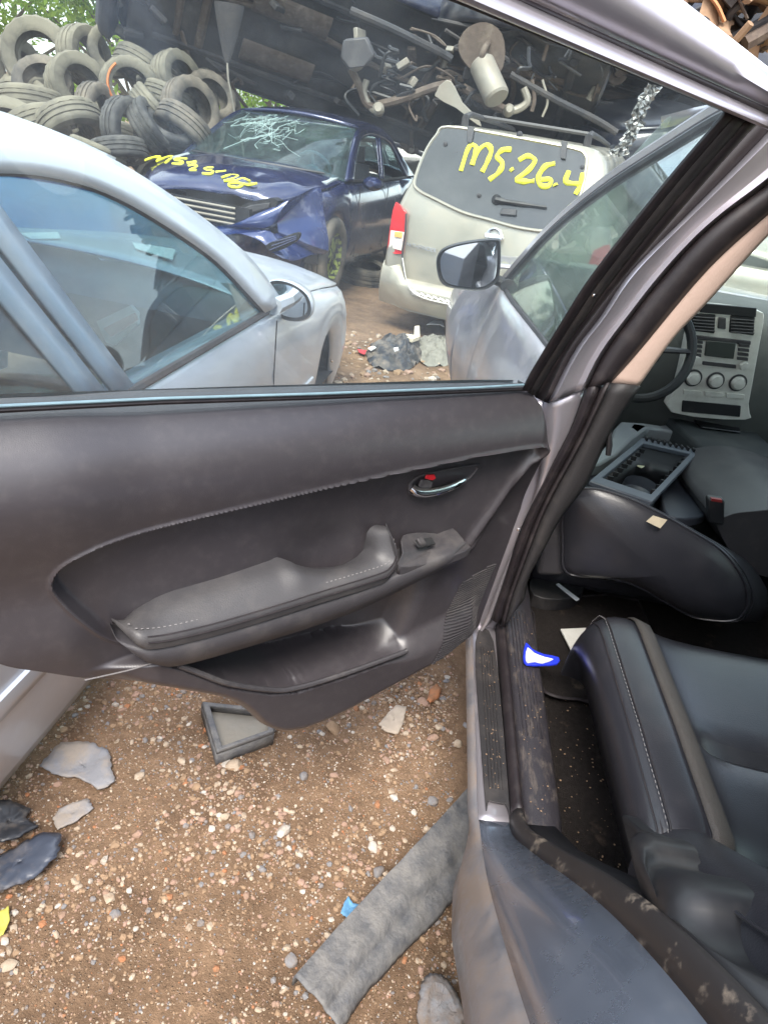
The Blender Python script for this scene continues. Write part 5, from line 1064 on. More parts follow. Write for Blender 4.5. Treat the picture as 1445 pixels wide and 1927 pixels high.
# spray writing
for L in ([(867, 322), (879, 284), (888, 273), (896, 281), (888, 311)], [(888, 311), (900, 284), (915, 273), (924, 283), (918, 302), (907, 324)], [(962, 282), (945, 283), (935, 295), (945, 308), (938, 325), (920, 339)], [(961, 318), (964, 322)], [(976, 302), (992, 294), (1006, 302), (995, 320), (972, 338), (985, 342), (1005, 341)], [(1044, 308), (1025, 314), (1012, 335), (1018, 350), (1032, 350), (1036, 338), (1018, 338)], [(1044, 346), (1045, 350)], [(1070, 322), (1064, 342), (1082, 346), (1095, 346)], [(1096, 326), (1092, 348), (1082, 366)]):
    stroke(L, lambda a, b: Qt(a, b, .004), .0195, tg_)
# tail lamp
tl = [(744, 380), (752, 385), (764, 400), (762, 430), (757, 478), (742, 478), (724, 472), (730, 430), (737, 395)]
def corner(a, b, o=.015): p = Qt(a, b, o); return p-PN*.05*sstep(750, 722, a)
def lens(L, c, nm, o, par, rough=.2):
    m = MB(); m.prism([corner(a, b, o) for a, b in L], -PN*.03); return m.build(nm, mat(nm, c, rough, var=.15, vscale=40, coat=.5), par, bevel=.004)
lamp = lens(tl, (.55, .015, .02), 'tail_lamp', .010, champ)
lens([(732, 434), (760, 437), (755, 472), (728, 467)], (.75, .70, .62), 'reverse_lens', .016, lamp)
lens([(741, 436), (757, 437), (756, 448), (741, 446)], (.80, .42, .12), 'turn_lens', .020, lamp)
rl = [(2*cx_-Quz(a, b)[0], Quz(a, b)[1]) for a, b in tl]
mb = MB(); mb.prism([Q3(s, gd(z)-.01, z) for s, z in rl], -PN*.03); mb.build('tail_lamp', MT['red'], champ, bevel=.004)
# tailgate cut line, emblem, lettering
mb = MB(); mb.tube([Qt(a, b, .004) for a, b in cr([(764, 402), (762, 440), (757, 480), (762, 520), (775, 540), (800, 548), (880, 565)], 4)], .008, 6); mb.build('tailgate_gap', MT['leather_grey'], champ)
mb = MB(); cE = Qt(929, 445, .03); a_, b_ = PR_, np.array((0, 0, 1.))
mb.tube([cE+.055*(math.cos(q)*a_+math.sin(q)*b_)+PR_*.0 for q in [2*math.pi*k/28 for k in range(28)]], .011, 8, closed=True); em = mb.build('round_emblem', MT['chrome'], champ)
mb = MB(); mb.box(cE+PN*.004, (.15, .02, .035), rotz(-hP)); mb.build('emblem_bar', MT['chrome'], em, bevel=.006)
mb = MB(); mb.prism([Qt(a, b, .02) for a, b in [(912, 441), (925, 430), (942, 432), (948, 450), (935, 454), (915, 450)]], PN*-.02); mb.build('emblem_base', MT['silver_plastic'], em, bevel=.006)
def letters(txt, size, pos, xdir, udir, mt, name, par, depth=.004):
    cu = bpy.data.curves.new('t', 'FONT'); cu.body = txt; cu.size = size; cu.extrude = depth; cu.space_character = 1.05
    to = bpy.data.objects.new('t', cu); COL.objects.link(to); dg = bpy.context.evaluated_depsgraph_get(); dg.update()
    me = bpy.data.meshes.new_from_object(to.evaluated_get(dg)); bpy.data.objects.remove(to)
    xd = np.asarray(xdir); ud = np.asarray(udir); nd = np.cross(xd, ud)
    for v in me.vertices: q = np.asarray(pos)+xd*v.co.x+ud*v.co.y+nd*v.co.z; v.co = Vector(q)
    me.name = name; me.materials.clear(); me.materials.append(mt); o = bpy.data.objects.new(name, me); COL.objects.link(o); attach(o, par); return o
letters('PATHFINDER', .044, Qt(763, 463, .008), PR_, (0, 0, 1.), MT['chrome'], 'model_lettering', champ)
# step bumper
mb = MB(); secs = []
for s in np.linspace(-.17, 1.64, 24):
    cv = .10*((s-cx_)/.9)**4; t0 = .56 if not (.06 < s < 1.40) else .46
    secs.append([Q3(s, d+cv, z) for d, z in [(.05, .205), (-.06, .22), (-.10, .30), (-.115, .40), (-.10, t0-.04), (-.07, t0), (.03, t0+.01)]])
mb.loft(secs); bmp = mb.build('rear_bumper', MT['champ'], champ, smooth=50)
mb = MB(); mb.prism([Q(a, b, -.10) for a, b in [(772, 543), (800, 548), (890, 572), (885, 582), (800, 560), (775, 555)]], PN*-.01); sp_ = mb.build('step_pad', MT['silver_plastic'], bmp)
for k in range(9):
    a0 = 780+k*12; mb = MB(); mb.tube([Q(a0, 549+k*3.1, -.108), Q(a0+10, 556+k*3.1, -.108)], .005, 5); mb.build('tread_rib', MT['chrome'], sp_)
mb = MB(); mb.tube([Q(a, b, -.115) for a, b in cr([(757, 485), (764, 525), (775, 548), (800, 562), (850, 574)], 4)], .006, 6); mb.build('bumper_edge', MT['silver_plastic'], bmp)
# roof rack
for s in (.25, 1.22):
    mb = MB(); mb.tube([Q3(s, .28, 1.63), Q3(s, .26, 1.70), Q3(s, .40, 1.73), Q3(s, 1.2, 1.735), Q3(s, 2.2, 1.73), Q3(s, 2.4, 1.66)], [.03, .028, .022, .022, .022, .03], 8); mb.build('roof_rail', MT['leather_grey'], champ)
mb = MB(); mb.tube([Q3(.25, .8, 1.74), Q3(1.22, .8, 1.74)], .018, 6); mb.build('rack_crossbar', MT['leather_grey'], champ)

# ================================================================== STACKED WRECKS
def undercar(root, X, sp, rear=True):
    z0 = sp['z0']; w = sp['w']
    m = MB(); m.grid([[X(u, y, z0+.02+.07*math.exp(-(y/.16)**2)+.02*math.sin(u*9)*math.exp(-((abs(y)-.4)/.15)**2)) for y in np.linspace(-w+.06, w-.06, 30)] for u in np.linspace(sp['ur']+.1, sp['uf']-.15, 60)]); m.build('belly_pan', MT['under'], root, solid=.01)
    for y in (-.52, .52):
        m = MB(); m.tube([X(u, y, z0-.01) for u in np.linspace(sp['ur']+.3, sp['uf']-.4, 12)], .045, 6, flat=.7); m.build('frame_rail', MT['under'], root)
    m = MB(); m.tube([X(u, .12+.08*math.sin(u*2), z0-.0) for u in np.linspace(-1.2, 1.6, 20)], .03, 8); m.build('exhaust_pipe', MT['rust'], root)
    for a in sp['axles']:
        m = MB(); m.tube([X(a, y, z0+.03) for y in np.linspace(-.55, .55, 6)], .05, 8); m.tube([X(a+.25, y, z0+.04) for y in np.linspace(-.45, .45, 6)], .04, 8); sf = m.build('subframe', MT['rust'], root)
        for s in (-1, 1):
            m = MB(); m.tube(cr([X(a+.2, s*.4, z0+.04), X(a+.08, s*.6, z0-.05), X(a, s*.76, z0-.07)], 4), [.03]*4+[.026]*4+[.04], 8, flat=.6); m.build('control_arm', MT['rust'], root)
            m = MB(); m.tube(cr([X(a, s*.76, z0-.10), X(a-.03, s*.80, z0+.05), X(a, s*.76, z0+.22)], 4), .035, 8); kn = m.build('knuckle', MT['alu'], root)
            m = MB(); m.lathe([(.0, .05), (.06, .05), (.065, .02), (.14, .018), (.14, 0), (.05, -.01)], 24, X(0, s, 0)-X(0, 0, 0), X(a, s*.80, z0+.04)); m.build('brake_disc', MT['rust'], kn)
            m = MB(); hel = [X(a+.02+.055*math.cos(t), s*.66+.055*math.sin(t), z0+.02+t*.012) for t in np.linspace(0, 26, 90)]; m.tube(hel, .009, 5); m.build('coil_spring', MT['black_plastic'], root)
# --- A: dark wreck lying on the navy sedan, nose towards the tyres, belly showing
wa_ = thing('dark_wreck', 'dark blue wreck stacked on the navy sedan showing its grimy belly', 'car', (-2.5, 7.2, 1.6))
MT['wreckblue'] = mat('wreck_paint', (.010, .013, .035), .28, metal=.2, coat=.7, var=.2, dirt=(.12, .11, .10), dfac=.5, dscale=3, dlo=.45, dhi=.75)
XA = frame_of((-1.75, 7.55, 2.15), rad(180+66), roll=rad(46), pitch=rad(8))
spA = dict(w=.88, uf=2.3, ur=-2.3, z0=.0, za=.12, ra=.36, axles=(1.42, -1.3), top=[(-2.3, .62), (-1.8, .72), (0, .74), (1.1, .74), (1.6, .68), (2.1, .58), (2.3, .50)], crown=.1,
           out=[(1.0, .76), (.7, .94), (.4, 1.08), (.1, 1.16), (-.3, 1.2), (-.8, 1.18), (-1.1, 1.1), (-1.5, .92), (-1.8, .76)], iA=3, iC=6, inset=.08, tumble=.42,
           inn=[(.75, .75), (.6, .86), (.36, .99), (.08, 1.07), (-.3, 1.11), (-.75, 1.09), (-1.02, 1.02), (-1.2, .88), (-1.4, .76)], uB=-.25)
sedan(wa_, XA, spA, MT['wreckblue'], MT['dark_glass'], parts=('hood', 'trunk', 'glass', 'floor')); undercar(wa_, XA, spA)
mb = MB(); mb.loft([[XA(u, y, z) for u, z in ((2.30, .0), (2.42, .06), (2.46, .2), (2.43, .34), (2.30, .40), (2.22, .2))] for y in np.linspace(-.8, .8, 14)]); fbm = mb.build('bumper_cover', MT['under'], wa_, bevel=.03)
mb = MB(); mb.prism([XA(2.47, y, z) for y, z in ((-.35, .08), (.35, .08), (.30, .24), (-.30, .24))], XA(.02, 0, 0)-XA(0, 0, 0)); mb.build('bumper_opening', MT['black_plastic'], fbm)
mb = MB(); mb.ring([XA(2.475, y, z) for y, z in ((-.40, .05), (.40, .05), (.34, .27), (-.34, .27))], [XA(2.475, y, z) for y, z in ((-.35, .08), (.35, .08), (.30, .24), (-.30, .24))], XA(.03, 0, 0)-XA(0, 0, 0)); mb.build('opening_frame', MT['alu'], fbm)
tip = Yp(428, 118, 6.0); mb = MB(); mb.loft([[tip+np.array((r*math.cos(a), r*math.sin(a)*.6, z)) for a in [2*math.pi*k/12 for k in range(12)]] for r, z in ((.02, 0), (.05, .08), (.11, .30), (.14, .45))]); mb.build('torn_liner', MT['under'], wa_)
mb = MB(); mb.tube(cr([Yp(428, 118, 6.0), Yp(430, 150, 6.0), Yp(436, 180, 6.02), Yp(441, 210, 6.05)], 4), .010, 6); mb.build('dangling_wire', MT['alu'], wa_)
# --- B: second wreck above the champagne SUV, seen from behind and below
wb_ = thing('black_wreck', 'black wreck stacked above the champagne SUV with its exhaust silencer hanging', 'car', (.4, 8.2, 1.8))
MT['wreckblack'] = mat('wreck_black_paint', (.010, .012, .022), .3, coat=.6, var=.2, dirt=(.10, .095, .09), dfac=.5, dscale=3, dlo=.45)
XB = frame_of((.35, 8.3, 1.95), rad(6), roll=rad(3), pitch=rad(-13))
spB = dict(spA, ur=-2.2, w=.92)
sedan(wb_, XB, spB, MT['wreckblack'], MT['dark_glass'], parts=('hood', 'trunk', 'glass', 'floor')); undercar(wb_, XB, spB)
def Bd(a, b, y): return Yp(a, b, y)
ys_ = 6.05
c0 = Yp(885, 95, ys_+.1); c1 = Yp(918, 168, ys_-.1)                # silencer: can hanging with its round end towards us
axs = (c1-c0)/np.linalg.norm(c1-c0)
mb = MB(); mb.lathe([(.0, .0), (.10, .0), (.115, .02), (.115, .36), (.10, .38), (.0, .38)], 28, axs, Yp(905, 118, ys_)); sil = mb.build('silencer', MT['alu'], wb_)
mb = MB(); mb.tube(cr([Yp(905, 118, ys_-.02), Yp(907, 105, ys_-.10), Yp(912, 90, ys_-.06), Yp(920, 80, ys_+.1)], 4), .028, 10); mb.build('tail_pipe', MT['rust'], sil)
mb = MB(); mb.lathe([(.0, -.02), (.22, .0), (.26, .05), (.27, .22), (.30, .30)], 30, (0.05, .25, 1), Yp(905, 95, ys_+.55)); mb.build('spare_well', MT['under'], wb_)
mb = MB(); mb.loft([[p+np.array((0, d, 0)) for p in [Yp(a, b, ys_) for a, b in cr([(862, 80), (880, 50), (915, 40), (945, 62), (950, 110), (935, 140), (895, 135), (870, 110)], 3, True)]] for d in (.05, .08, .3)]); mb.build('heat_shield', MT['rust'], wb_, smooth=40)
for L, r, mt in (([(660, 130), (678, 165), (690, 195), (715, 205)], .035, 'rust'), ([(705, 200), (760, 185), (815, 165), (850, 158)], .04, 'rust'), ([(690, 150), (685, 175), (700, 205), (712, 208)], .03, 'alu'), ([(870, 165), (905, 185), (945, 205), (960, 208)], .04, 'rust'), ([(985, 165), (992, 190), (975, 205), (950, 210)], .035, 'alu'), ([(1000, 150), (1005, 185), (1000, 210)], .02, 'rust'), ([(660, 20), (740, 55), (830, 100), (850, 112)], .035, 'under'), ([(960, 140), (1040, 185), (1120, 225), (1160, 250)], .03, 'under'), ([(1020, 150), (1030, 190), (1020, 220)], .012, 'alu')):
    m = MB(); m.tube(cr([Yp(a, b, ys_+.1) for a, b in L], 5), r, 8); m.build('suspension_arm', MT[mt], wb_)
for a, b, r in ((712, 205, .055), (957, 207, .05), (668, 110, .09)):
    m = MB(); m.lathe([(.0, .05), (r*.6, .05), (r, .02), (r, -.06), (r*.5, -.08)], 16, (0, -1, .2), Yp(a, b, ys_)); m.build('hub', MT['alu'], wb_)
m = MB(); m.prism([Yp(a, b, 5.9) for a, b in [(645, 75), (690, 70), (705, 105), (690, 125), (655, 130), (640, 110)]], (0, .1, .02)); m.build('crash_box', MT['leather_grey'], wb_, bevel=.02)
m = MB(); hel = [Yp(735, 120, ys_+.2)+np.array((.07*math.cos(t), .07*math.sin(t), -t*.012)) for t in np.linspace(0, 24, 80)]; m.tube(hel, .012, 5); m.build('coil_spring', MT['black_plastic'], wb_)
m = MB(); m.prism([Yp(a, b, 5.7) for a, b in cr([(818, 180), (840, 152), (855, 165), (870, 195), (895, 220), (905, 238), (885, 225), (858, 203)], 2, True)], (0, .01, .01)); m.build('bent_panel', MT['alu'], wb_)
# crumpled foil-like scraps by the far pillar
fl = resample(cr([Yp(a, b, 4.9) for a, b in [(1160, 292), (1182, 262), (1196, 228), (1210, 196), (1232, 160)]], 5), 34); rows = []
for t in np.linspace(-1, 1, 10):
    rows.append([p+np.array((.09*t*(.6+.5*noise.noise(Vector((i*.3, 1, 4))))+.03*noise.noise(Vector((i*.9, t*3, 1))), .05*noise.noise(Vector((i*.7, t*4, 2))), .03*noise.noise(Vector((i*.8, t*4, 7))))) for i, p in enumerate(fl)])
m = MB(); m.grid(rows); m.build('foil_insulation', mat('crumpled_foil', (.30, .30, .29), .35, metal=.8, var=.3, vscale=50), wb_, smooth=0)
# --- C and D: two more wrecks piled to the right, closing the view
wc_ = thing('crushed_wreck', 'crushed dark wreck lying on top behind the champagne SUV roof rack', 'car', (3.4, 9.2, 1.5))
XC = frame_of((3.3, 8.9, 1.6), rad(250), roll=rad(-8), pitch=rad(-4)); sedan(wc_, XC, dict(spA, w=.95), MT['wreckblack'], MT['dark_glass'], parts=('hood', 'trunk', 'glass', 'floor')); undercar(wc_, XC, spA)
wd_ = thing('flattened_wreck', 'flattened dark wreck at the bottom of the stack behind the champagne SUV', 'car', (3.4, 9.4, .1))
XD = frame_of((3.5, 9.4, .25), rad(262)); sedan(wd_, XD, dict(spA, w=.95), MT['wreckblue'], MT['dark_glass'], parts=('hood', 'trunk', 'glass', 'floor'))
we_ = thing('roofless_wreck', 'dark wreck on top of the crushed one closing the stack', 'car', (2.6, 10, 3))
XE = frame_of((2.6, 9.6, 2.35), rad(255), roll=rad(6), pitch=rad(3)); sedan(we_, XE, dict(spA, w=.95), MT['wreckblack'], MT['dark_glass'], parts=('hood', 'trunk', 'glass', 'floor')); undercar(we_, XE, spA)

# hoses, cables and brackets hanging from the two bellies
rn = random.Random(77)
for k in range(34):
    a, b = rn.uniform(655, 1080), rn.uniform(40, 190); y = ys_+rn.uniform(.05, .5); p = Yp(a, b, y); q = [p]
    for j in range(4): p = p+np.array((rn.gauss(0, .11), rn.gauss(0, .05), rn.gauss(-.03, .06))); q.append(p)
    m = MB(); m.tube(cr(q, 4), rn.uniform(.006, .022), 6); m.build('hose', MT[rn.choice(('under', 'rust', 'black_plastic', 'black_plastic'))], wb_)
for k in range(16):
    a, b = rn.uniform(655, 1060), rn.uniform(60, 205); m = MB(); R = rotz(rn.uniform(0, 3)) @ rotx(rn.uniform(0, 3)); m.box(Yp(a, b, ys_+rn.uniform(.1, .4)), (rn.uniform(.04, .16), rn.uniform(.02, .06), rn.uniform(.05, .12)), R); m.build('bracket', MT[rn.choice(('rust', 'under', 'alu'))], wb_, bevel=.008)
for k in range(30):
    u, y_ = rn.uniform(-1.9, 2.1), rn.uniform(-.75, .75); m = MB()
    if k % 2: m.box(XA(u, y_, -.03), (rn.uniform(.08, .3), rn.uniform(.05, .2), rn.uniform(.03, .08)), rotz(rn.uniform(0, 3)) @ rotx(.6)); m.build('bracket', MT[rn.choice(('rust', 'under'))], wa_, bevel=.012)
    else:
        q = [XA(u, y_, -.03)]
        for j in range(4): u += rn.gauss(0, .2); y_ += rn.gauss(0, .12); q.append(XA(u, y_, -.04+rn.gauss(0, .02)))
        m.tube(cr(q, 4), rn.uniform(.008, .025), 6); m.build('brake_line', MT[rn.choice(('under', 'rust', 'black_plastic'))], wa_)
for y_ in (-.3, .28): 
    m = MB(); m.loft([[XA(u, y_+.13*math.cos(t), -.02+.035*math.sin(t)) for t in [2*math.pi*j/12 for j in range(12)]] for u in np.linspace(.2, 1.0, 6)]); m.build('heat_shield', MT['rust'], wa_)

wf_ = thing('gap_wreck', 'dark wreck added crosswise to darken the gap behind the navy sedan and the champagne SUV', 'car', (-1.0, 11.2, .1))  # wreck added to darken the gap between the two cars
XF = frame_of((-1.0, 11.2, .25), rad(92)); sedan(wf_, XF, dict(spA, w=.95), MT['wreckblack'], MT['dark_glass'], parts=('hood', 'trunk', 'glass', 'floor'))
# ================================================================== TYRE HEAP
MT['tyre_b'] = mat('tyre_dusty', (.055, .052, .045), .85, var=.25, bump=.7, bscale=90, dirt=(.215, .195, .145), dfac=.9, dscale=3, dlo=.30, dhi=.62)
MT['tyre_c'] = mat('tyre_black', (.022, .023, .026), .7, var=.25, bump=.6, bscale=110, dirt=(.18, .17, .15), dfac=.6, dscale=4, dlo=.42, dhi=.7)
def tyre_mesh(r, w, ri, nm, mt):
    m = MB(); m.lathe(tyre_prof(r, w, ri), 40, (0, 0, 1), (0, 0, 0), closed=True)
    n = 40  # tread blocks: notch the shoulder ribs
    V = np.array(m.v); pr = len(tyre_prof(r, w, ri))
    for k in range(pr):
        for j in range(n):
            i = k*n+j
            if k in (4, 5, 6, 17, 18, 19) and j % 2: V[i, :2] *= .965
    m.v = [tuple(v) for v in V]; me = bpy.data.meshes.new(nm); me.from_pydata(m.v, [], m.f); me.materials.append(mt)
    me.polygons.foreach_set('use_smooth', [True]*len(me.polygons)); me.set_sharp_from_angle(angle=rad(40)); return me
TM = [tyre_mesh(.33, .21, .20, 'tyre', MT['tyre']), tyre_mesh(.36, .25, .21, 'tyre', MT['tyre_b']), tyre_mesh(.31, .19, .19, 'tyre', MT['tyre_b']), tyre_mesh(.33, .20, .20, 'tyre', MT['tyre_c'])]
def tyre(p, axis, k, lab, grp='tyres thrown together in the heap', sc=1.):
    o = bpy.data.objects.new('tyre', TM[k]); COL.objects.link(o); o.location = Vector(p); o.rotation_euler = Vector(axis).to_track_quat('Z', 'Y').to_euler(); o.scale = (sc*random.uniform(.93, 1.05), sc*random.uniform(.88, 1.03), sc*random.uniform(.9, 1.15))
    return tag(o, lab, 'tyre', grp)
view = lambda a, b: -ray(a, b)/np.linalg.norm(ray(a, b))
# hand-placed ones: px, py, depth y, axis (x right, y away, z up), mesh, scale, label
H = [(75, 108, 6.9, (.25, -1, .25), 1, 1.12, 'big upright worn tyre crowning the heap beside the leaves'), (82, 158, 6.5, (.2, -.8, .75), 0, 1.0, 'black tyre leaning inside the lower rim of the big crowning tyre'),
     (60, 195, 6.2, (-.15, .25, 1), 1, 1.0, 'broad dusty tyre lying flat with its tread towards the cars'), (135, 240, 5.9, (-.55, .35, .75), 1, 1.05, 'pale dusty ribbed tyre slumped at the front of the heap'),
     (160, 105, 7.1, (1, -.3, .2), 1, .95, 'mud caked tyre standing edge on beside the crowning tyre'), (215, 95, 7.2, (.55, -1, .1), 2, 1.0, 'small upright tyre with its dark hole facing the cars'),
     (245, 165, 6.5, (.62, -1, .15), 2, 1.1, 'upright tyre with an orange painted wall'), (185, 215, 6.2, (1, -.15, .1), 0, .95, 'narrow tyre standing on edge below the muddy one'),
     (150, 165, 6.6, (.8, -.6, .4), 1, 1.1, 'wide mud coated tyre tilted in the middle of the heap'), (265, 130, 7.1, (.3, .4, .9), 1, .95, 'tyre lying flat high on the heap below the wreck bumper'),
     (305, 165, 6.9, (.35, .35, .9), 2, 1.0, 'pale tyre lying flat behind the orange walled tyre'), (335, 150, 6.9, (.9, -.35, .35), 1, .95, 'pale ribbed tyre standing edge on against the dark wreck'),
     (320, 190, 6.6, (.25, .3, 1), 2, 1.05, 'grey tyre lying level beneath the pale ribbed tyre'), (290, 205, 6.2, (.6, .2, .75), 2, 1.0, 'half buried tyre slanting in front of the grey level tyre'),
     (360, 205, 6.3, (.85, -.45, .3), 0, 1.05, 'tall dark tyre upright by the broken windscreen'), (240, 245, 5.8, (.95, -.3, .1), 3, 1.0, 'black tyre standing edge on above the navy bonnet'),
     (285, 240, 5.9, (.75, .1, .6), 3, 1.0, 'black tyre arched over at the foot of the heap'), (315, 245, 6.0, (.4, -.3, .8), 3, .9, 'small black tyre wedged behind the bonnet edge'),
     (15, 250, 5.6, (.3, -.7, .6), 1, 1.05, 'dusty tyre peeping over the silver roof'), (70, 245, 5.9, (-.5, .2, .8), 1, 1.0, 'tan tyre squeezed under the slumped ribbed tyre'),
     (185, 290, 5.5, (.2, .2, 1), 2, .9, 'sandy tyre lying at the bottom edge of the heap'), (225, 285, 5.6, (-.3, .2, 1), 3, .9, 'dark tyre lying at the foot of the slumped tyre'),
     (30, 130, 7.0, (.9, -.4, .1), 1, 1.0, 'dim tyre standing behind the big crowning tyre'), (345, 240, 6.1, (.3, .5, .8), 0, .95, 'tyre jammed beside the windscreen corner'), (10, 190, 6.6, (-.3, -.6, .7), 1, 1.0, 'leaning tyre at the leafy end of the heap'),
     (395, 185, 7.0, (.6, -.5, .5), 0, 1.0, 'dark tyre tucked under the dark wreck above the windscreen'), (380, 235, 6.9, (.2, .3, .9), 3, 1.0, 'flat black tyre tucked behind the windscreen corner'), (420, 210, 7.4, (.9, -.3, .2), 0, 1.0, 'shadowed tyre standing under the wreck sill'), (350, 120, 7.5, (.4, -.4, .8), 1, 1.0, 'dusty tyre high up touching the wreck bumper'), (110, 205, 6.7, (.4, .2, .8), 1, 1.0, 'muddy tyre buried under the broad flat one')]
for a, b, y, ax_, k, sc, lab in H:
    tyre(Yp(a, b, y), ax_, k, lab, sc=sc*.90)
mb = MB(); o0 = Yp(245, 165, 6.5); axv = np.array((.62, -1, .15)); axv /= np.linalg.norm(axv)
a_ = np.cross(axv, (0, 0, 1)); a_ /= np.linalg.norm(a_); b_ = np.cross(axv, a_)
mb.tube([o0+axv*.098+  .225*(math.cos(q)*a_+math.sin(q)*b_) for q in np.linspace(-.9, 1.5, 16)], .022, 6, flat=.6)
pr_ = [o for o in bpy.data.objects if o.get('label', '').startswith('upright tyre with an orange')][0]
ow = mb.build('painted_wall', mat('orange_paint', (.50, .16, .05), .8, var=.25, vscale=12)); ow.parent = pr_; ow.matrix_parent_inverse = (Matrix.Translation(pr_.location) @ pr_.rotation_euler.to_matrix().to_4x4() @ Matrix.Diagonal(tuple(pr_.scale)+(1,))).inverted()
tyre(Zp(684, 512, .10), (.1, -.1, 1), 0, 'worn tyre lying flat on the dirt between the navy sedan and champagne SUV', sc=.9)
# the rest of the heap: layers behind and below
rn = random.Random(21); cnt = 0
for lay in range(5):
    for ix in range(13):
        x = -7.2+ix*.42+rn.uniform(-.12, .12); base = 7.15+.30*lay; z = .22+.36*lay+rn.uniform(-.06, .06)
        top = 1.05 if x < -3.6 else 1.05-.3*(x+3.6)
        if z > top: continue
        tyre((x, base+rn.uniform(-.1, .25)-.15*(4-lay)*.5+.35, z), (rn.uniform(-.6, .6), rn.uniform(-.7, .4), rn.uniform(.3, 1)), rn.choice((0, 1, 2, 3)), 'worn tyre packed within the heap behind the upper ones', 'worn tyres packed in the heap')
for x, y in [(-5.6+.45*i, 5.3+.12*math.sin(i*2.1)) for i in range(6)]:
    tyre((x, y+.25, .16), (rn.uniform(-.3, .3), rn.uniform(-.3, .3), 1), rn.choice((1, 2)), 'dusty tyre lying flat on the ground along the heap foot', 'tyres along the heap foot')

# ================================================================== TREES
def leaf_mat(nm, c1, c2):
    m = bpy.data.materials.new(nm); m.use_nodes = True; t = m.node_tree; N = t.nodes; L = t.links; N.clear()
    o = N.new('ShaderNodeOutputMaterial'); ri = N.new('ShaderNodeTexCoord'); nz = N.new('ShaderNodeTexNoise'); nz.inputs['Scale'].default_value = 1.4; L.new(ri.outputs['Object'], nz.inputs[0])
    mx = N.new('ShaderNodeMix'); mx.data_type = 'RGBA'; mx.inputs[6].default_value = c1+(1,); mx.inputs[7].default_value = c2+(1,); rp = N.new('ShaderNodeMapRange'); rp.inputs[1].default_value = .35; rp.inputs[2].default_value = .65; L.new(nz.outputs[0], rp.inputs[0]); L.new(rp.outputs[0], mx.inputs[0])
    d = N.new('ShaderNodeBsdfDiffuse'); tr = N.new('ShaderNodeBsdfTranslucent'); L.new(mx.outputs[2], d.inputs[0]); L.new(mx.outputs[2], tr.inputs[0]); ms = N.new('ShaderNodeMixShader'); ms.inputs[0].default_value = .5; L.new(d.outputs[0], ms.inputs[1]); L.new(tr.outputs[0], ms.inputs[2]); L.new(ms.outputs[0], o.inputs[0]); return m
LM = [leaf_mat('leaves_bright', (.14, .26, .035), (.32, .42, .07)), leaf_mat('leaves_deep', (.04, .10, .02), (.10, .17, .03))]
MT['bark'] = mat('bark', (.12, .09, .065), .95, var=.3, vscale=20, bump=1, bscale=30)
def tree(p, h, rw, lab, k=0, seed=1, n=5200, ls=.11, grp=None, low=.25):
    rn = np.random.default_rng(seed); root = thing('tree', lab, 'tree', p, grp); p = np.asarray(p, float)
    m = MB(); m.tube([p+np.array((.06*math.sin(t*5)*h*.3, .05*math.cos(t*4)*h*.3, t*h*.8)) for t in np.linspace(0, 1, 8)], list(np.linspace(.045*h*.5, .01*h, 8)), 8)
    cl = []
    for i in range(26):
        a = rn.uniform(0, 6.28); zz = rn.uniform(low, 1); r = rw*math.sqrt(rn.uniform(.02, 1))*(1-.55*abs(zz-.55)/.5)
        c = p+np.array((r*math.cos(a), r*math.sin(a), zz*h)); cl.append((c, rn.uniform(.28, .6)*rw*.55))
        b = p+np.array((0, 0, max(.15, zz-.25)*h*.8)); m.tube([b, (b+c)/2+rn.normal(0, .06, 3), c], [.012*h, .008*h, .003*h], 5)
    m.build('trunk', MT['bark'], root)
    per = n//26; V = []; F = []
    for c, r in cl:
        q = rn.normal(0, 1, (per, 3)); q /= np.linalg.norm(q, axis=1)[:, None]; q *= (r*rn.uniform(.35, 1.15, per)**.6)[:, None]; q[:, 2] *= .8; q += c
        for j in range(per):
            d = rn.normal(0, 1, 3); d[2] -= .4; d /= np.linalg.norm(d); e = np.cross(d, rn.normal(0, 1, 3)); e /= np.linalg.norm(e)+1e-9; s = ls*rn.uniform(.6, 1.3); i0 = len(V)
            V.extend([q[j]-d*s*.5, q[j]+e*s*.24, q[j]+d*s*.5, q[j]-e*s*.24]); F.append((i0, i0+1, i0+2, i0+3))
    me = bpy.data.meshes.new('crown'); me.from_pydata([tuple(v) for v in V], [], F); me.materials.append(LM[k]); o = bpy.data.objects.new('crown', me); COL.objects.link(o); attach(o, root); return root
tree((-7.6, 10.2, 0), 3.6, 1.9, 'bright green bushy tree behind the left end of the tyre heap', 0, 1, 6500)
tree((-5.4, 10.8, 0), 3.2, 1.8, 'yellow green bushy tree behind the crowning tyre', 0, 2, 6500)
tree((-3.6, 12.2, 0), 3.0, 1.7, 'green shrubby tree half hidden by the dark wreck', 0, 3, 5000)
tree((-10.5, 9.0, 0), 4.2, 2.2, 'tall green tree beyond the silver sedan side of the yard', 0, 4, 5000)
for i, (x, y, h) in enumerate([(-7, -4, 5.5), (-8.5, 1.5, 5), (-5, -9, 6), (0, -11, 6.5), (5, -10, 6), (9.5, -5, 6), (-8.5, -8, 7)]):
    tree((x, y, 0), h, 2.4, 'dark green roadside tree in the row behind the parked cars', 1, 30+i, 3600, .2, 'row of dark trees across the yard', .2)
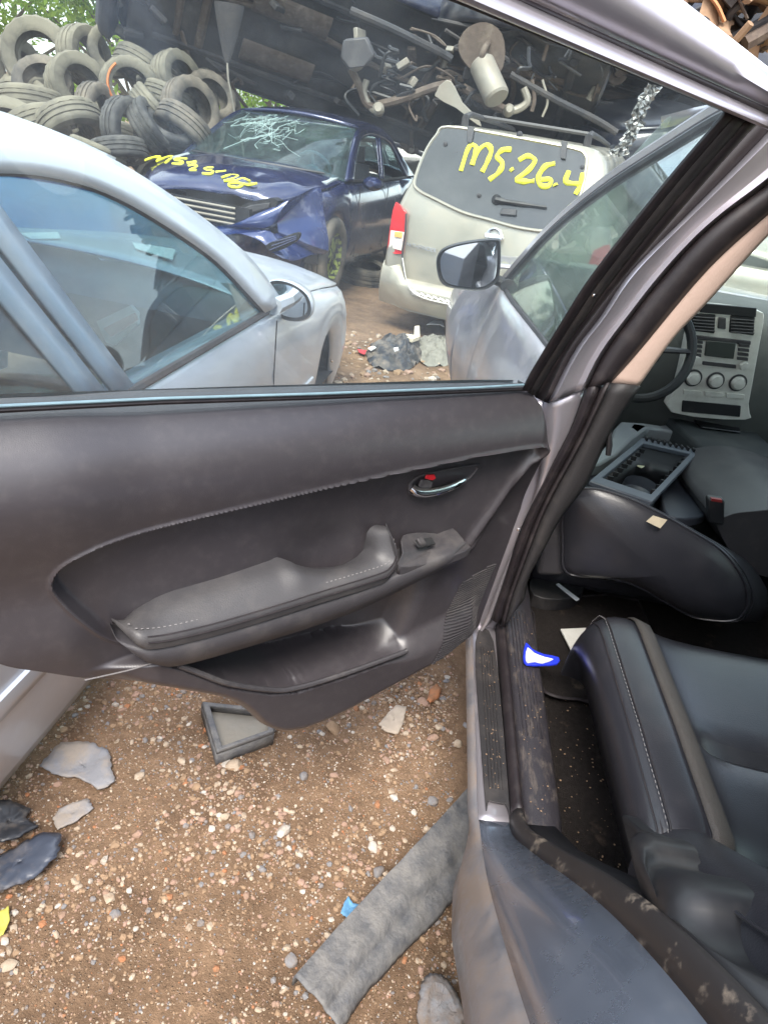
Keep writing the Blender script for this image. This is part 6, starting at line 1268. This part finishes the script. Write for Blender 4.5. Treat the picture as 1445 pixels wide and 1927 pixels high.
# ================================================================== LITTER ON THE GROUND AND IN THE CARS
def flat_piece(name, lab, cat, L, mt, z=.0, th=.004, curl=.01, seed=1, bevel=0, n=1, dome=0):
    """thin torn sheet following the ground, with a curled surface"""
    P = resample(cr([Zp(a, b, z) for a, b in L], n, True), 72, True); c = np.mean(P, axis=0)
    P = [p+(p-c)*(.10*noise.noise(Vector((i*.55, seed, 0)))+.05*noise.noise(Vector((i*1.7, seed, 4)))) for i, p in enumerate(P)]; mb = MB(); rows = []
    for k in (1.0, .8, .6, .4, .2, .02):
        row = []
        for p in P:
            q = c+(p-c)*k; hgt = max(gh(q[0], q[1]), -.02)+.006+z*.0+curl*(noise.noise(Vector((q[0]*7+seed, q[1]*7, seed)))+.6)*(1 if k > .5 else .8)+dome*(1-k*k)
            row.append((q[0], q[1], z+hgt))
        rows.append(row)
    mb.grid(rows, wrap_u=True); o = mb.build(name, mt, None, solid=th, soff=1, smooth=50); return tag(o, lab, cat)
MT['plastic_grey'] = mat('weathered_plastic', (.22, .22, .235), .65, var=.25, vscale=14, bump=.5, bscale=120, dirt=(.33, .27, .21), dfac=.75, dscale=12, dlo=.42, dhi=.62)
MT['plastic_black'] = mat('torn_black_plastic', (.030, .032, .038), .4, var=.3, vscale=20, dirt=(.26, .21, .16), dfac=.6, dscale=10, dlo=.45, dhi=.65)
MT['strip'] = mat('dirty_strip', (.075, .077, .085), .6, var=.35, vscale=22, bump=.7, bscale=110, dirt=(.25, .235, .215), dfac=.7, dscale=20, dlo=.34, dhi=.72)
flat_piece('plastic_shard', 'flat grey plastic shard lying beside the silver sedan sill', 'shard', [(75, 1442), (112, 1400), (165, 1396), (205, 1416), (216, 1478), (186, 1487), (150, 1464), (110, 1458)], MT['plastic_grey'], seed=2, curl=.012)
flat_piece('plastic_shard', 'small square grey plastic shard near the larger flat one', 'shard', [(100, 1540), (112, 1520), (165, 1500), (176, 1523), (140, 1548), (108, 1560)], MT['plastic_grey'], seed=5, curl=.008)
flat_piece('bumper_fragment', 'curved dark blue grey bumper fragment lying at the sedan sill', 'fragment', [(-40, 1700), (-30, 1630), (20, 1600), (80, 1578), (118, 1580), (112, 1625), (70, 1660), (0, 1692)], mat('fragment_plastic', (.05, .06, .085), .35, coat=.3, var=.2, dirt=(.26, .22, .18), dfac=.6, dscale=9, dlo=.5, dhi=.7), seed=7, curl=.03, dome=.008)
flat_piece('torn_liner', 'crumpled black liner scrap beneath the sedan sill', 'scrap', [(-30, 1600), (-20, 1530), (20, 1515), (60, 1522), (50, 1545), (75, 1560), (40, 1590), (10, 1600)], MT['plastic_black'], seed=9, curl=.05)
flat_piece('cloth_scrap', 'thin grey beige rag trodden into the dirt near the sill', 'rag', [(712, 1365), (728, 1345), (745, 1328), (765, 1330), (758, 1365), (748, 1382), (722, 1378)], mat('rag', (.42, .35, .28), .9, var=.25, vscale=30), seed=3, curl=.006)
flat_piece('yellow_leaf', 'yellow green leaf lying beside the bumper fragment', 'leaf', [(-6, 1770), (2, 1720), (18, 1708), (20, 1735), (8, 1765)], mat('leaf_yellow', (.55, .50, .10), .6, var=.2), seed=4, th=.0015)
flat_piece('blue_shred', 'torn blue plastic shred beside the dirty trim strip', 'scrap', [(640, 1722), (648, 1700), (655, 1690), (664, 1702), (680, 1705), (668, 1718), (655, 1732)], mat('blue_plastic', (.10, .25, .42), .6, var=.3, vscale=40), seed=6, curl=.012, th=.001)
flat_piece('rock_slab', 'rough dark grey slab lying under the rear wheel arch', 'stone', [(778, 1927), (785, 1870), (800, 1855), (825, 1858), (850, 1890), (875, 1935), (840, 1960), (790, 1960)], SM['grey'], seed=8, curl=.05, th=.02, dome=.01)
flat_piece('brick_chip', 'orange brick chip on the dirt near the sill', 'stone', [(803, 1318), (808, 1298), (822, 1286), (832, 1296), (826, 1312), (812, 1322)], SM['rust'], seed=12, curl=.01, th=.012, dome=.01)
# long dirty trim strip leaning under the sill
La = [(884, 1478), (800, 1570), (720, 1655), (640, 1740), (553, 1838)]; Lb = [(892, 1640), (850, 1690), (760, 1778), (690, 1860), (640, 1935)]
A = resample(cr([Zp(a, b, .05) for a, b in La], 6), 60); B = resample(cr([Zp(a, b, .02) for a, b in Lb], 6), 60); rows = []
for t, hh in ((0, -.02), (.0, .004), (.02, .016), (.08, .018), (.32, .016), (.38, .021), (.44, .023), (.62, .022), (.67, .014), (.72, .012), (.78, .015), (.90, .014), (.985, .006), (1.0, -.01)):
    row = []
    for i in range(60):
        e = .02*noise.noise(Vector((i*.9, t*3, 1))) if t in (0, 1.0, .985) else 0
        tt_ = t+(e if t > .9 or t < .02 else 0); p = A[i]*(1-tt_)+B[i]*tt_
        if t > .95: p = p+(B[i]-A[i])*(.035*sstep(14, 18, i)*sstep(46, 42, i))
        row.append(p+np.array((0, 0, hh-.012+.004*noise.noise(Vector((i*.2, t*4, 5))))))
    rows.append(row)
mb = MB(); mb.grid(rows); tag(mb.build('trim_strip', MT['strip'], None, solid=.004, smooth=60), 'long dusty grey body trim strip lying on the dirt under the sill', 'strip')
# licence-plate style metal tray under the door
tr = [(383, 1330), (440, 1338), (500, 1345), (500, 1388), (410, 1420)]
tray = thing('metal_tray', 'dull metal tray with raised rim standing under the door corner', 'tray', tuple(Zp(440, 1400, 0)))
rim_o = [Zp(a, b, .04) for a, b in [(380, 1325), (520, 1340), (515, 1382), (408, 1420)]]; cI = np.mean(rim_o, axis=0); rim_i = [cI+(p-cI)*np.array((.80, .80, 1)) for p in rim_o]
mb = MB(); mb.ring(rim_o, rim_i, (0, 0, .012)); mb.build('rim', MT['strip'], tray, bevel=.004)
mb = MB(); mb.prism([p-np.array((0, 0, .012)) for p in rim_i], (0, 0, -.006)); mb.build('tray_floor', MT['alu'], tray)
mb = MB(); mb.grid([[q for q in rim_o+rim_o[:1]], [q+np.array((0, 0, -.042)) for q in rim_o+rim_o[:1]]]); mb.build('side_wall', MT['strip'], tray, solid=.003)
# debris heap between the cars
rn = random.Random(5); hp_ = thing('carpet_heap', 'heap of torn black carpet and liner between the parked cars', 'heap', tuple(Zp(765, 672, 0)))
def heap(L, hgt, seed, mt, nm):
    P = resample(cr([Zp(a, b, 0) for a, b in L], 3, True), 60, True); c = np.mean(P, axis=0); m = MB(); rows = []
    for k in np.linspace(1, .02, 16):
        rows.append([(lambda q: (q[0]+.05*noise.noise(Vector((q[1]*6, q[0]*6, seed))), q[1], .0+hgt*(1-k**2)*(.6+.6*abs(noise.noise(Vector((q[0]*5, q[1]*5, seed)))))+.10*hgt/.2*noise.noise(Vector((q[0]*14, q[1]*9, seed+3)))*(1-k*k)+.03*noise.noise(Vector((q[0]*30, q[1]*30, seed)))))(c+(p-c)*k) for p in P])
    m.grid(rows, wrap_u=True); return m.build(nm, mt, hp_, smooth=30)
heap([(688, 668), (700, 650), (740, 638), (780, 640), (800, 655), (790, 680), (750, 698), (705, 690)], .16, 3, MT['plastic_black'], 'carpet_mass')
heap([(770, 660), (790, 640), (830, 635), (860, 650), (855, 680), (820, 690), (785, 680)], .12, 8, mat('dirty_felt', (.20, .19, .16), .95, var=.4, vscale=30, bump=1, bscale=60), 'felt_mass')
def bit(name, lab, cat, L, z, c, th=.01):
    m = MB(); m.prism([Zp(a, b, z) for a, b in L], (0, 0, th)); o = m.build(name, mat(name+'_mat', c, .8, var=.15), None, bevel=.002); return tag(o, lab, cat)
bit('foam_strip', 'bent cream foam strip on the torn carpet heap', 'foam', [(779, 620), (788, 619), (789, 640), (775, 645), (762, 640), (763, 635), (778, 637)], .12, (.62, .55, .42), .03)
bit('white_scrap', 'white plastic scrap under the champagne bumper', 'scrap', [(802, 612), (815, 605), (832, 606), (835, 616), (828, 612), (812, 611)], .1, (.75, .76, .78))
bit('white_chip', 'white chip on the near edge of the carpet heap', 'scrap', [(692, 657), (702, 653), (708, 656), (698, 661)], .05, (.75, .75, .72))
bit('white_tag', 'small white tag on top of the carpet heap', 'scrap', [(740, 657), (748, 655), (750, 660), (743, 663)], .14, (.75, .76, .76))
bit('red_shard', 'red lens shards beside the carpet heap', 'shard', [(672, 658), (690, 660), (686, 668), (676, 664)], .012, (.45, .04, .05), .006)
# ------- inside the grey SUV
bw = thing('blue_white_offcut', 'blue and white plastic offcut lying on the door sill trim', 'plastic', tuple(Zp(1015, 1235, .45)))
def sp3(L, z, dz=0): return [Zp(a, b, z) for a, b in L]
mb = MB(); P1 = [(988, 1212), (1000, 1224), (1022, 1234), (1050, 1240), (1047, 1252), (1018, 1254), (990, 1253), (983, 1240)]
mb.prism(cr(sp3(P1, .452), 2, True), (0, 0, .006)); mb.build('blue_rim', mat('blue_gloss', (.02, .04, .60), .3, var=.1, coat=.3), bw, bevel=.001)
mb = MB(); mb.prism(cr(sp3([(992, 1220), (1004, 1230), (1024, 1238), (1040, 1242), (1020, 1249), (1006, 1246), (992, 1248), (988, 1238)], .4605), 2, True), (0, 0, .003)); mb.build('white_face', mat('white_gloss', (.72, .74, .85), .4, var=.08), bw)
bit('paper_slip', 'narrow white paper slip on the floor by the front seat', 'paper', [(1045, 1100), (1050, 1098), (1090, 1128), (1084, 1132)], .40, (.62, .63, .66), .002)
ab = thing('air_filter_box', 'black plastic filter box frame tossed on the front seat', 'box', tuple(Zp(1215, 890, .585)))
fo = [Zp(a, b, z) for a, b, z in ((1105, 915, .72), (1205, 832, .72), (1312, 857, .70), (1222, 955, .70))]; fc_ = np.mean(fo, axis=0); fi = [fc_+(p-fc_)*.80 for p in fo]
MT['blue_grey_plastic'] = mat('blue_grey_plastic', (.075, .085, .105), .45, var=.15, dirt=(.2, .19, .18), dfac=.3)
mb = MB(); mb.ring(fo, fi, (0, 0, .018)); mb.build('frame', MT['blue_grey_plastic'], ab, bevel=.004)
mb = MB(); mb.grid([[p for p in fi+fi[:1]], [fc_+(p-fc_)*.72+np.array((0, 0, -.11)) for p in fi+fi[:1]]]); mb.build('well', MT['black_plastic'], ab, solid=.003)
mb = MB(); mb.prism([fc_+(p-fc_)*.72+np.array((0, 0, -.11)) for p in fi], (0, 0, -.004)); mb.build('base', MT['black_plastic'], ab)
mb = MB(); mb.lathe([(.055, .04), (.058, .0), (.05, -.01), (.03, -.02), (.001, -.02)], 28, (0, -.2, 1), fc_+np.array((0, 0, -.09))); mb.build('inlet', MT['blue_grey_plastic'], ab)
for k in range(9):
    t = (k+.5)/9; a = fo[1]*(1-t)+fo[2]*t; b = fi[1]*(1-t)+fi[2]*t; mb = MB(); mb.box((a*.6+b*.4)+np.array((0, 0, .022)), (.006, .02, .012)); mb.build('lug', MT['black_plastic'], ab)
    a = fi[0]*(1-t)+fi[1]*t; mb = MB(); mb.box(a+np.array((.004, -.004, -.004)), (.022, .005, .014)); mb.build('fin', MT['black_plastic'], ab)
    a = fi[2]*(1-t)+fi[3]*t; mb = MB(); mb.box(a+np.array((-.004, .004, -.004)), (.022, .005, .014)); mb.build('fin', MT['black_plastic'], ab)
bit('clip', 'small cream clip lying in the filter box', 'clip', [(1193, 876), (1210, 870), (1220, 874), (1206, 882)], .66, (.60, .58, .40), .004)
mb = MB(); cdp = cr([Zp(a, b, .60) for a, b in [(1240, 930), (1262, 915), (1300, 890), (1318, 900), (1325, 940), (1320, 985), (1250, 985)]], 4, True)
mb.prism(cdp, (0, 0, .03)); tag(mb.build('splash_shield', MT['blue_grey_plastic'], None, bevel=.01), 'grey moulded plastic duct lying beside the filter box', 'duct')
mb = MB(); cdp = cr([Zp(a, b, .62) for a, b in [(1105, 900), (1140, 850), (1160, 815), (1230, 822), (1280, 818), (1282, 842), (1210, 826), (1150, 880)]], 2, True)
mb.prism(cdp, (0, 0, .05)); tag(mb.build('grey_cover', mat('pale_grey_plastic', (.22, .23, .24), .5, var=.12), None, bevel=.01), 'pale grey plastic cover lying behind the filter box', 'cover')
# ------- beyond the SUV roof: scrap heap and another marked windscreen
sc_ = thing('brown_scrap_heap', 'heap of brown rusty scrap and boards beyond the grey roof', 'heap', tuple(Yp(1330, 40, 7.5)*np.array((1, 1, 0))))
rn = random.Random(9); MT['brown_scrap'] = mat('brown_scrap', (.24, .15, .09), .85, var=.4, vscale=12, bump=.6, bscale=40)
for k in range(110):
    c = Yp(1180+rn.uniform(0, 320), 30+rn.uniform(-110, 70), 7.5+rn.uniform(-.3, .6)); m = MB(); l = rn.uniform(.25, .7)
    d = np.array((rn.gauss(0, 1), rn.gauss(0, .4), rn.gauss(0, .8))); d /= np.linalg.norm(d)
    m.tube(cr([c-d*l/2, c+np.array((rn.gauss(0, .05), 0, rn.gauss(0, .05))), c+d*l/2], 3), rn.uniform(.03, .13), 6, flat=rn.uniform(.2, 1)); m.build('scrap_piece', (MT['rust'], MT['under'], MT['brown_scrap'])[rn.randrange(3)], sc_)
m = MB(); m.tube(cr([Yp(1310, -30, 7.3), Yp(1345, 5, 7.2), Yp(1362, 40, 7.2)], 4), .05, 8, flat=.4); m.build('bent_board', mat('orange_board', (.45, .20, .09), .8, var=.2), sc_)
P0_ = Yp(1330, 60, 7.6); m = MB()
for k in range(7):
    m.box((P0_[0]+rn.uniform(-1.2, 2.4), 8.3+rn.uniform(-.2, .5), .3+.42*(k % 5)), (rn.uniform(1, 2), .8, .5), rotz(rn.uniform(-.5, .5)))
m.build('scrap_core', MT['under'], sc_, bevel=.05)
mw = thing('marked_car', 'pale car with yellow spray on its windscreen beyond the grey roof', 'car', tuple(Yp(1440, 150, 6.2)*np.array((1, 1, 0))))
XM = frame_of(Yp(1500, 110, 6.0)*np.array((1, 1, 0))+np.array((.5, 1.6, .25)), rad(198))
spM = dict(spb, z0=.2); sm_ = sedan(mw, XM, spM, MT['champ'], MT['glass'])
seg_ = cr(spM['out'][0:4], 5)
def on_wm(a, t):
    k = t*(len(seg_)-1); i = min(int(k), len(seg_)-2); u, z = seg_[i]*(1-(k-i))+seg_[i+1]*(k-i); bl = .30*(1-t)+.09*t; return XM(u+bl*(1-a*a)+.01, sm_['yy'](z)*a, z+.05*(1-a*a)*.35+.012)
for L in ([(-.7, .3), (-.6, .8), (-.5, .4), (-.4, .8), (-.3, .3)], [(0, .8), (-.15, .6), (.05, .45), (-.15, .3)], [(.2, .75), (.4, .7), (.2, .35), (.45, .35)]): stroke(L, on_wm, .03, mw)

# added blue tarp mound in place of a blue car beyond the silver sedan
MT['tarp'] = mat('stand_in_blue', (.015, .16, .42), .38, var=.2, vscale=5, bump=.3, bscale=40, coat=.2)
rows = []
for v in np.linspace(0, 1, 26):
    row = []
    for q in np.linspace(0, 1, 44):
        x = -4.9+2.5*q; y = 3.45+.95*v; e = min(1, q/.10, (1-q)/.10, v/.22, (1-v)/.22)
        z = .02+.92*float(sstep(0, 1, e))*(.93+.07*math.sin(q*9))+.045*noise.noise(Vector((x*3, y*4, 1)))+.02*noise.noise(Vector((x*11, y*11, 2)))
        row.append((x+.03*noise.noise(Vector((z*6, y*5, 3))), y+.03*noise.noise(Vector((x*5, z*5, 8))), max(.004, z)))
    rows.append(row)
mb = MB(); mb.grid(rows); tag(mb.build('tarp_stand_in', MT['tarp'], None, smooth=60, solid=.003), 'added blue tarp standing in for a blue car ahead of the silver sedan', 'tarp_stand_in')
